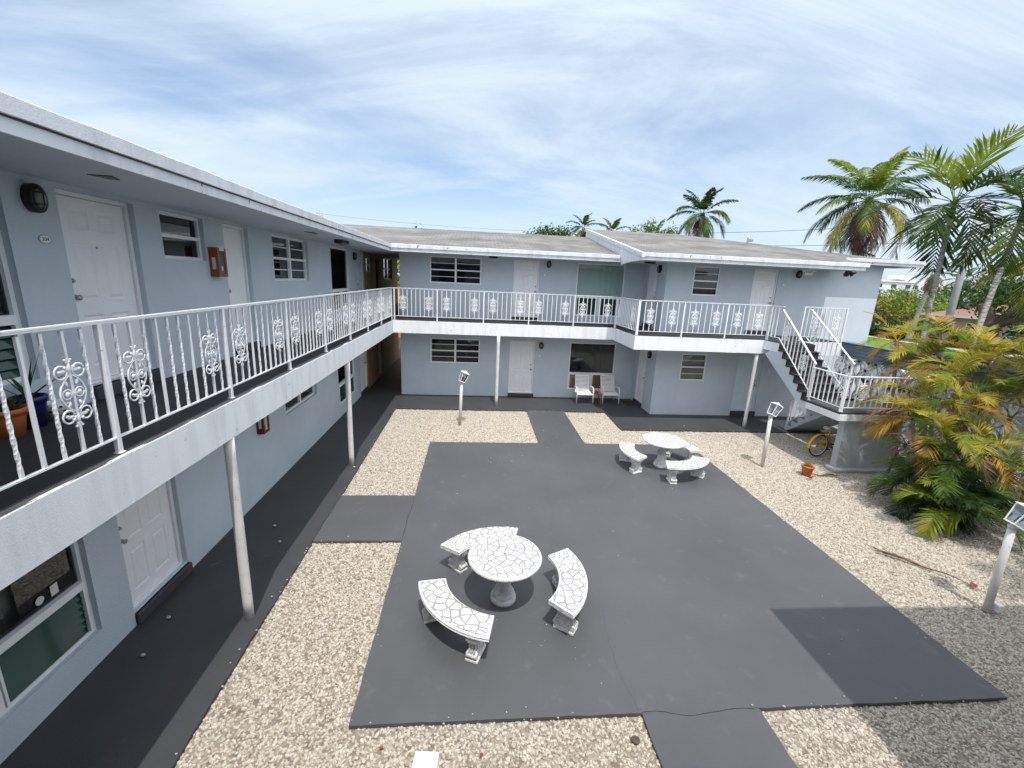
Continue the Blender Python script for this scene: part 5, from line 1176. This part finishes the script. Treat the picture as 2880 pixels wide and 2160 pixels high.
# ================================================================== pebbles (real stones, instanced)
def gravel(name,rects,dens,smin,smax,seed):
    mb=MB()
    for x0,x1,y0,y1 in rects: mb.poly([(x0,y0,-.05),(x1,y0,-.05),(x1,y1,-.05),(x0,y1,-.05)])
    o=mb.build(name,M['gbase']);struct(o,'stuff')
    ng=bpy.data.node_groups.new('pebbles','GeometryNodeTree');ng.interface.new_socket('Geometry',in_out='INPUT',socket_type='NodeSocketGeometry');ng.interface.new_socket('Geometry',in_out='OUTPUT',socket_type='NodeSocketGeometry')
    n=ng.nodes;l=ng.links;gi=n.new('NodeGroupInput');go=n.new('NodeGroupOutput')
    dp=n.new('GeometryNodeDistributePointsOnFaces');dp.inputs['Density'].default_value=dens;dp.inputs['Seed'].default_value=seed
    ic=n.new('GeometryNodeMeshIcoSphere');ic.inputs['Radius'].default_value=1;ic.inputs['Subdivisions'].default_value=2
    ps=n.new('GeometryNodeSetPosition');nz=n.new('ShaderNodeTexNoise');nz.inputs['Scale'].default_value=1.3
    vm=n.new('ShaderNodeVectorMath');vm.operation='MULTIPLY_ADD';vm.inputs[1].default_value=(.9,.9,.9);vm.inputs[2].default_value=(-.45,-.45,-.45)
    l.new(nz.outputs['Color'],vm.inputs[0]);l.new(ic.outputs['Mesh'],ps.inputs['Geometry']);l.new(vm.outputs[0],ps.inputs['Offset'])
    sm=n.new('GeometryNodeSetMaterial');sm.inputs['Material'].default_value=M['pebble'];l.new(ps.outputs[0],sm.inputs[0])
    ii=n.new('GeometryNodeInstanceOnPoints');rv=n.new('FunctionNodeRandomValue');rv.data_type='FLOAT_VECTOR';rv.inputs[0].default_value=(0,0,0);rv.inputs[1].default_value=(6.28,.6,6.28)
    rs=n.new('FunctionNodeRandomValue');rs.data_type='FLOAT_VECTOR';rs.inputs[0].default_value=(smin,smin,smin*.6);rs.inputs[1].default_value=(smax,smax,smax*.65);rs.inputs['Seed'].default_value=9
    l.new(gi.outputs[0],dp.inputs['Mesh']);l.new(dp.outputs['Points'],ii.inputs['Points']);l.new(sm.outputs[0],ii.inputs['Instance']);l.new(rv.outputs[0],ii.inputs['Rotation']);l.new(rs.outputs[0],ii.inputs['Scale'])
    jn=n.new('GeometryNodeJoinGeometry');l.new(ii.outputs[0],jn.inputs[0]);l.new(gi.outputs[0],jn.inputs[0]);l.new(jn.outputs[0],go.inputs[0])
    md=o.modifiers.new('pebbles','NODES');md.node_group=ng;return o
gravel('gravel',[(A0,A1,-1,B4),(A1,A5,-1,B5),(A6,13,-1,B5),(A0,A1,B3,B2),(A1,A3,B1,B2),(A4,A7,B1,B2),(A7,A2,B1,B6),(A2,13,B5,B6)],1550,.0105,.022,3)
# ================================================================== sky, sun, camera
w=bpy.data.worlds.new('World');sc.world=w;w.use_nodes=True;nt=w.node_tree;L=nt.links
bg=nt.nodes['Background'];bg.inputs[1].default_value=.14
SUN=V((.06,-.39,1)).normalized();elev=math.asin(SUN.z)
sky=N(nt,'ShaderNodeTexSky',sky_type='NISHITA');sky.sun_disc=False;sky.sun_elevation=elev;sky.sun_rotation=math.atan2(SUN.x,SUN.y);sky.air_density=1.0;sky.dust_density=1.2;sky.ozone_density=1.5
tc=N(nt,'ShaderNodeTexCoord');sp=N(nt,'ShaderNodeSeparateXYZ');L.new(tc.outputs['Generated'],sp.inputs[0])
mz=N(nt,'ShaderNodeMath',operation='MAXIMUM');mz.inputs[1].default_value=0;L.new(sp.outputs[2],mz.inputs[0])
az_=N(nt,'ShaderNodeMath',operation='ADD');az_.inputs[1].default_value=.30;L.new(mz.outputs[0],az_.inputs[0])
dx=N(nt,'ShaderNodeMath',operation='DIVIDE');L.new(sp.outputs[0],dx.inputs[0]);L.new(az_.outputs[0],dx.inputs[1])
dy=N(nt,'ShaderNodeMath',operation='DIVIDE');L.new(sp.outputs[1],dy.inputs[0]);L.new(az_.outputs[0],dy.inputs[1])
cb=N(nt,'ShaderNodeCombineXYZ');L.new(dx.outputs[0],cb.inputs[0]);L.new(dy.outputs[0],cb.inputs[1])
def cloud(scale,rot,st,det,dist,lo,hi,off=(0,0,0),rough=.6):
    mp=N(nt,'ShaderNodeMapping');mp.inputs['Rotation'].default_value=(0,0,R(rot));mp.inputs['Scale'].default_value=(scale*st,scale,1);mp.inputs['Location'].default_value=off;L.new(cb.outputs[0],mp.inputs[0])
    nz=N(nt,'ShaderNodeTexNoise');nz.inputs['Scale'].default_value=1;nz.inputs['Detail'].default_value=det;nz.inputs['Roughness'].default_value=rough;nz.inputs['Distortion'].default_value=dist;L.new(mp.outputs[0],nz.inputs['Vector'])
    mr=N(nt,'ShaderNodeMapRange',interpolation_type='SMOOTHSTEP');mr.inputs[1].default_value=lo;mr.inputs[2].default_value=hi;L.new(nz.outputs['Fac'],mr.inputs[0]);return mr.outputs[0]
c1=cloud(.8,16,.6,6,.5,.28,.60,(3.1,1.7,0));c2=cloud(2.2,22,.33,10,.9,.38,.66,(1.2,7.3,0),.62)
mm=N(nt,'ShaderNodeMath',operation='MULTIPLY_ADD');mm.inputs[1].default_value=.48;L.new(c2,mm.inputs[0])
m2=N(nt,'ShaderNodeMath',operation='MULTIPLY');m2.inputs[1].default_value=.62;L.new(c1,m2.inputs[0]);m3=N(nt,'ShaderNodeMath',operation='MAXIMUM');m3.inputs[1].default_value=.10;L.new(m2.outputs[0],m3.inputs[0]);L.new(m3.outputs[0],mm.inputs[2])
hz_=N(nt,'ShaderNodeMapRange');hz_.inputs[1].default_value=.0;hz_.inputs[2].default_value=.22;hz_.inputs[3].default_value=.55;hz_.inputs[4].default_value=.0;L.new(mz.outputs[0],hz_.inputs[0])
mx_=N(nt,'ShaderNodeMath',operation='MAXIMUM');L.new(mm.outputs[0],mx_.inputs[0]);L.new(hz_.outputs[0],mx_.inputs[1])
cl=N(nt,'ShaderNodeClamp');cl.inputs[2].default_value=.97;L.new(mx_.outputs[0],cl.inputs[0])
mix=N(nt,'ShaderNodeMix',data_type='RGBA');L.new(cl.outputs[0],mix.inputs[0]);L.new(sky.outputs[0],mix.inputs[6]);mix.inputs[7].default_value=(4.25,5.0,5.75,1)
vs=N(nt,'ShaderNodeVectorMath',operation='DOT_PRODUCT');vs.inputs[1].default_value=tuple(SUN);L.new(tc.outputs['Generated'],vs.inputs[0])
au=N(nt,'ShaderNodeMapRange',interpolation_type='SMOOTHSTEP');au.inputs[1].default_value=.0;au.inputs[2].default_value=1;au.inputs[3].default_value=1;au.inputs[4].default_value=1.0;au.inputs[3].default_value=0;L.new(vs.outputs['Value'],au.inputs[0])  # wide sky glow around the sun, out of view, added as ambient fill
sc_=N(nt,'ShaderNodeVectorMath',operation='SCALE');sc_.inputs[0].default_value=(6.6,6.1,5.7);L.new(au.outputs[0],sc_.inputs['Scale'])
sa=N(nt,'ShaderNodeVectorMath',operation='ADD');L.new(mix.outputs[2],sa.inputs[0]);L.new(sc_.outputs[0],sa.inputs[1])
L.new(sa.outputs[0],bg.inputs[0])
sl=bpy.data.lights.new('sun','SUN');sl.energy=2.9;sl.angle=R(.6);sl.color=(1,.95,.87)
so=bpy.data.objects.new('sun',sl);col.objects.link(so);so.rotation_euler=SUN.to_track_quat('Z','Y').to_euler();so.location=(5,-10,30)
cd=bpy.data.cameras.new('camera');cam=bpy.data.objects.new('camera',cd);col.objects.link(cam);sc.camera=cam
cd.sensor_width=36;cd.sensor_fit='HORIZONTAL';cd.lens=15.2055;cd.clip_start=.05;cd.clip_end=3000
rx=V((.99607101,-.07735252,.04311773));fw=V((.08537732,.96810341,-.23555574));ux=V((-.02352159,.23831152,.97090388))
cam.matrix_world=Matrix(((rx.x,ux.x,-fw.x,0),(rx.y,ux.y,-fw.y,0),(rx.z,ux.z,-fw.z,4.6),(0,0,0,1)))
sc.view_settings.view_transform='Standard';sc.view_settings.look='None';sc.view_settings.exposure=.38;sc.view_settings.gamma=1
sc.cycles.max_bounces=8;sc.cycles.transparent_max_bounces=12
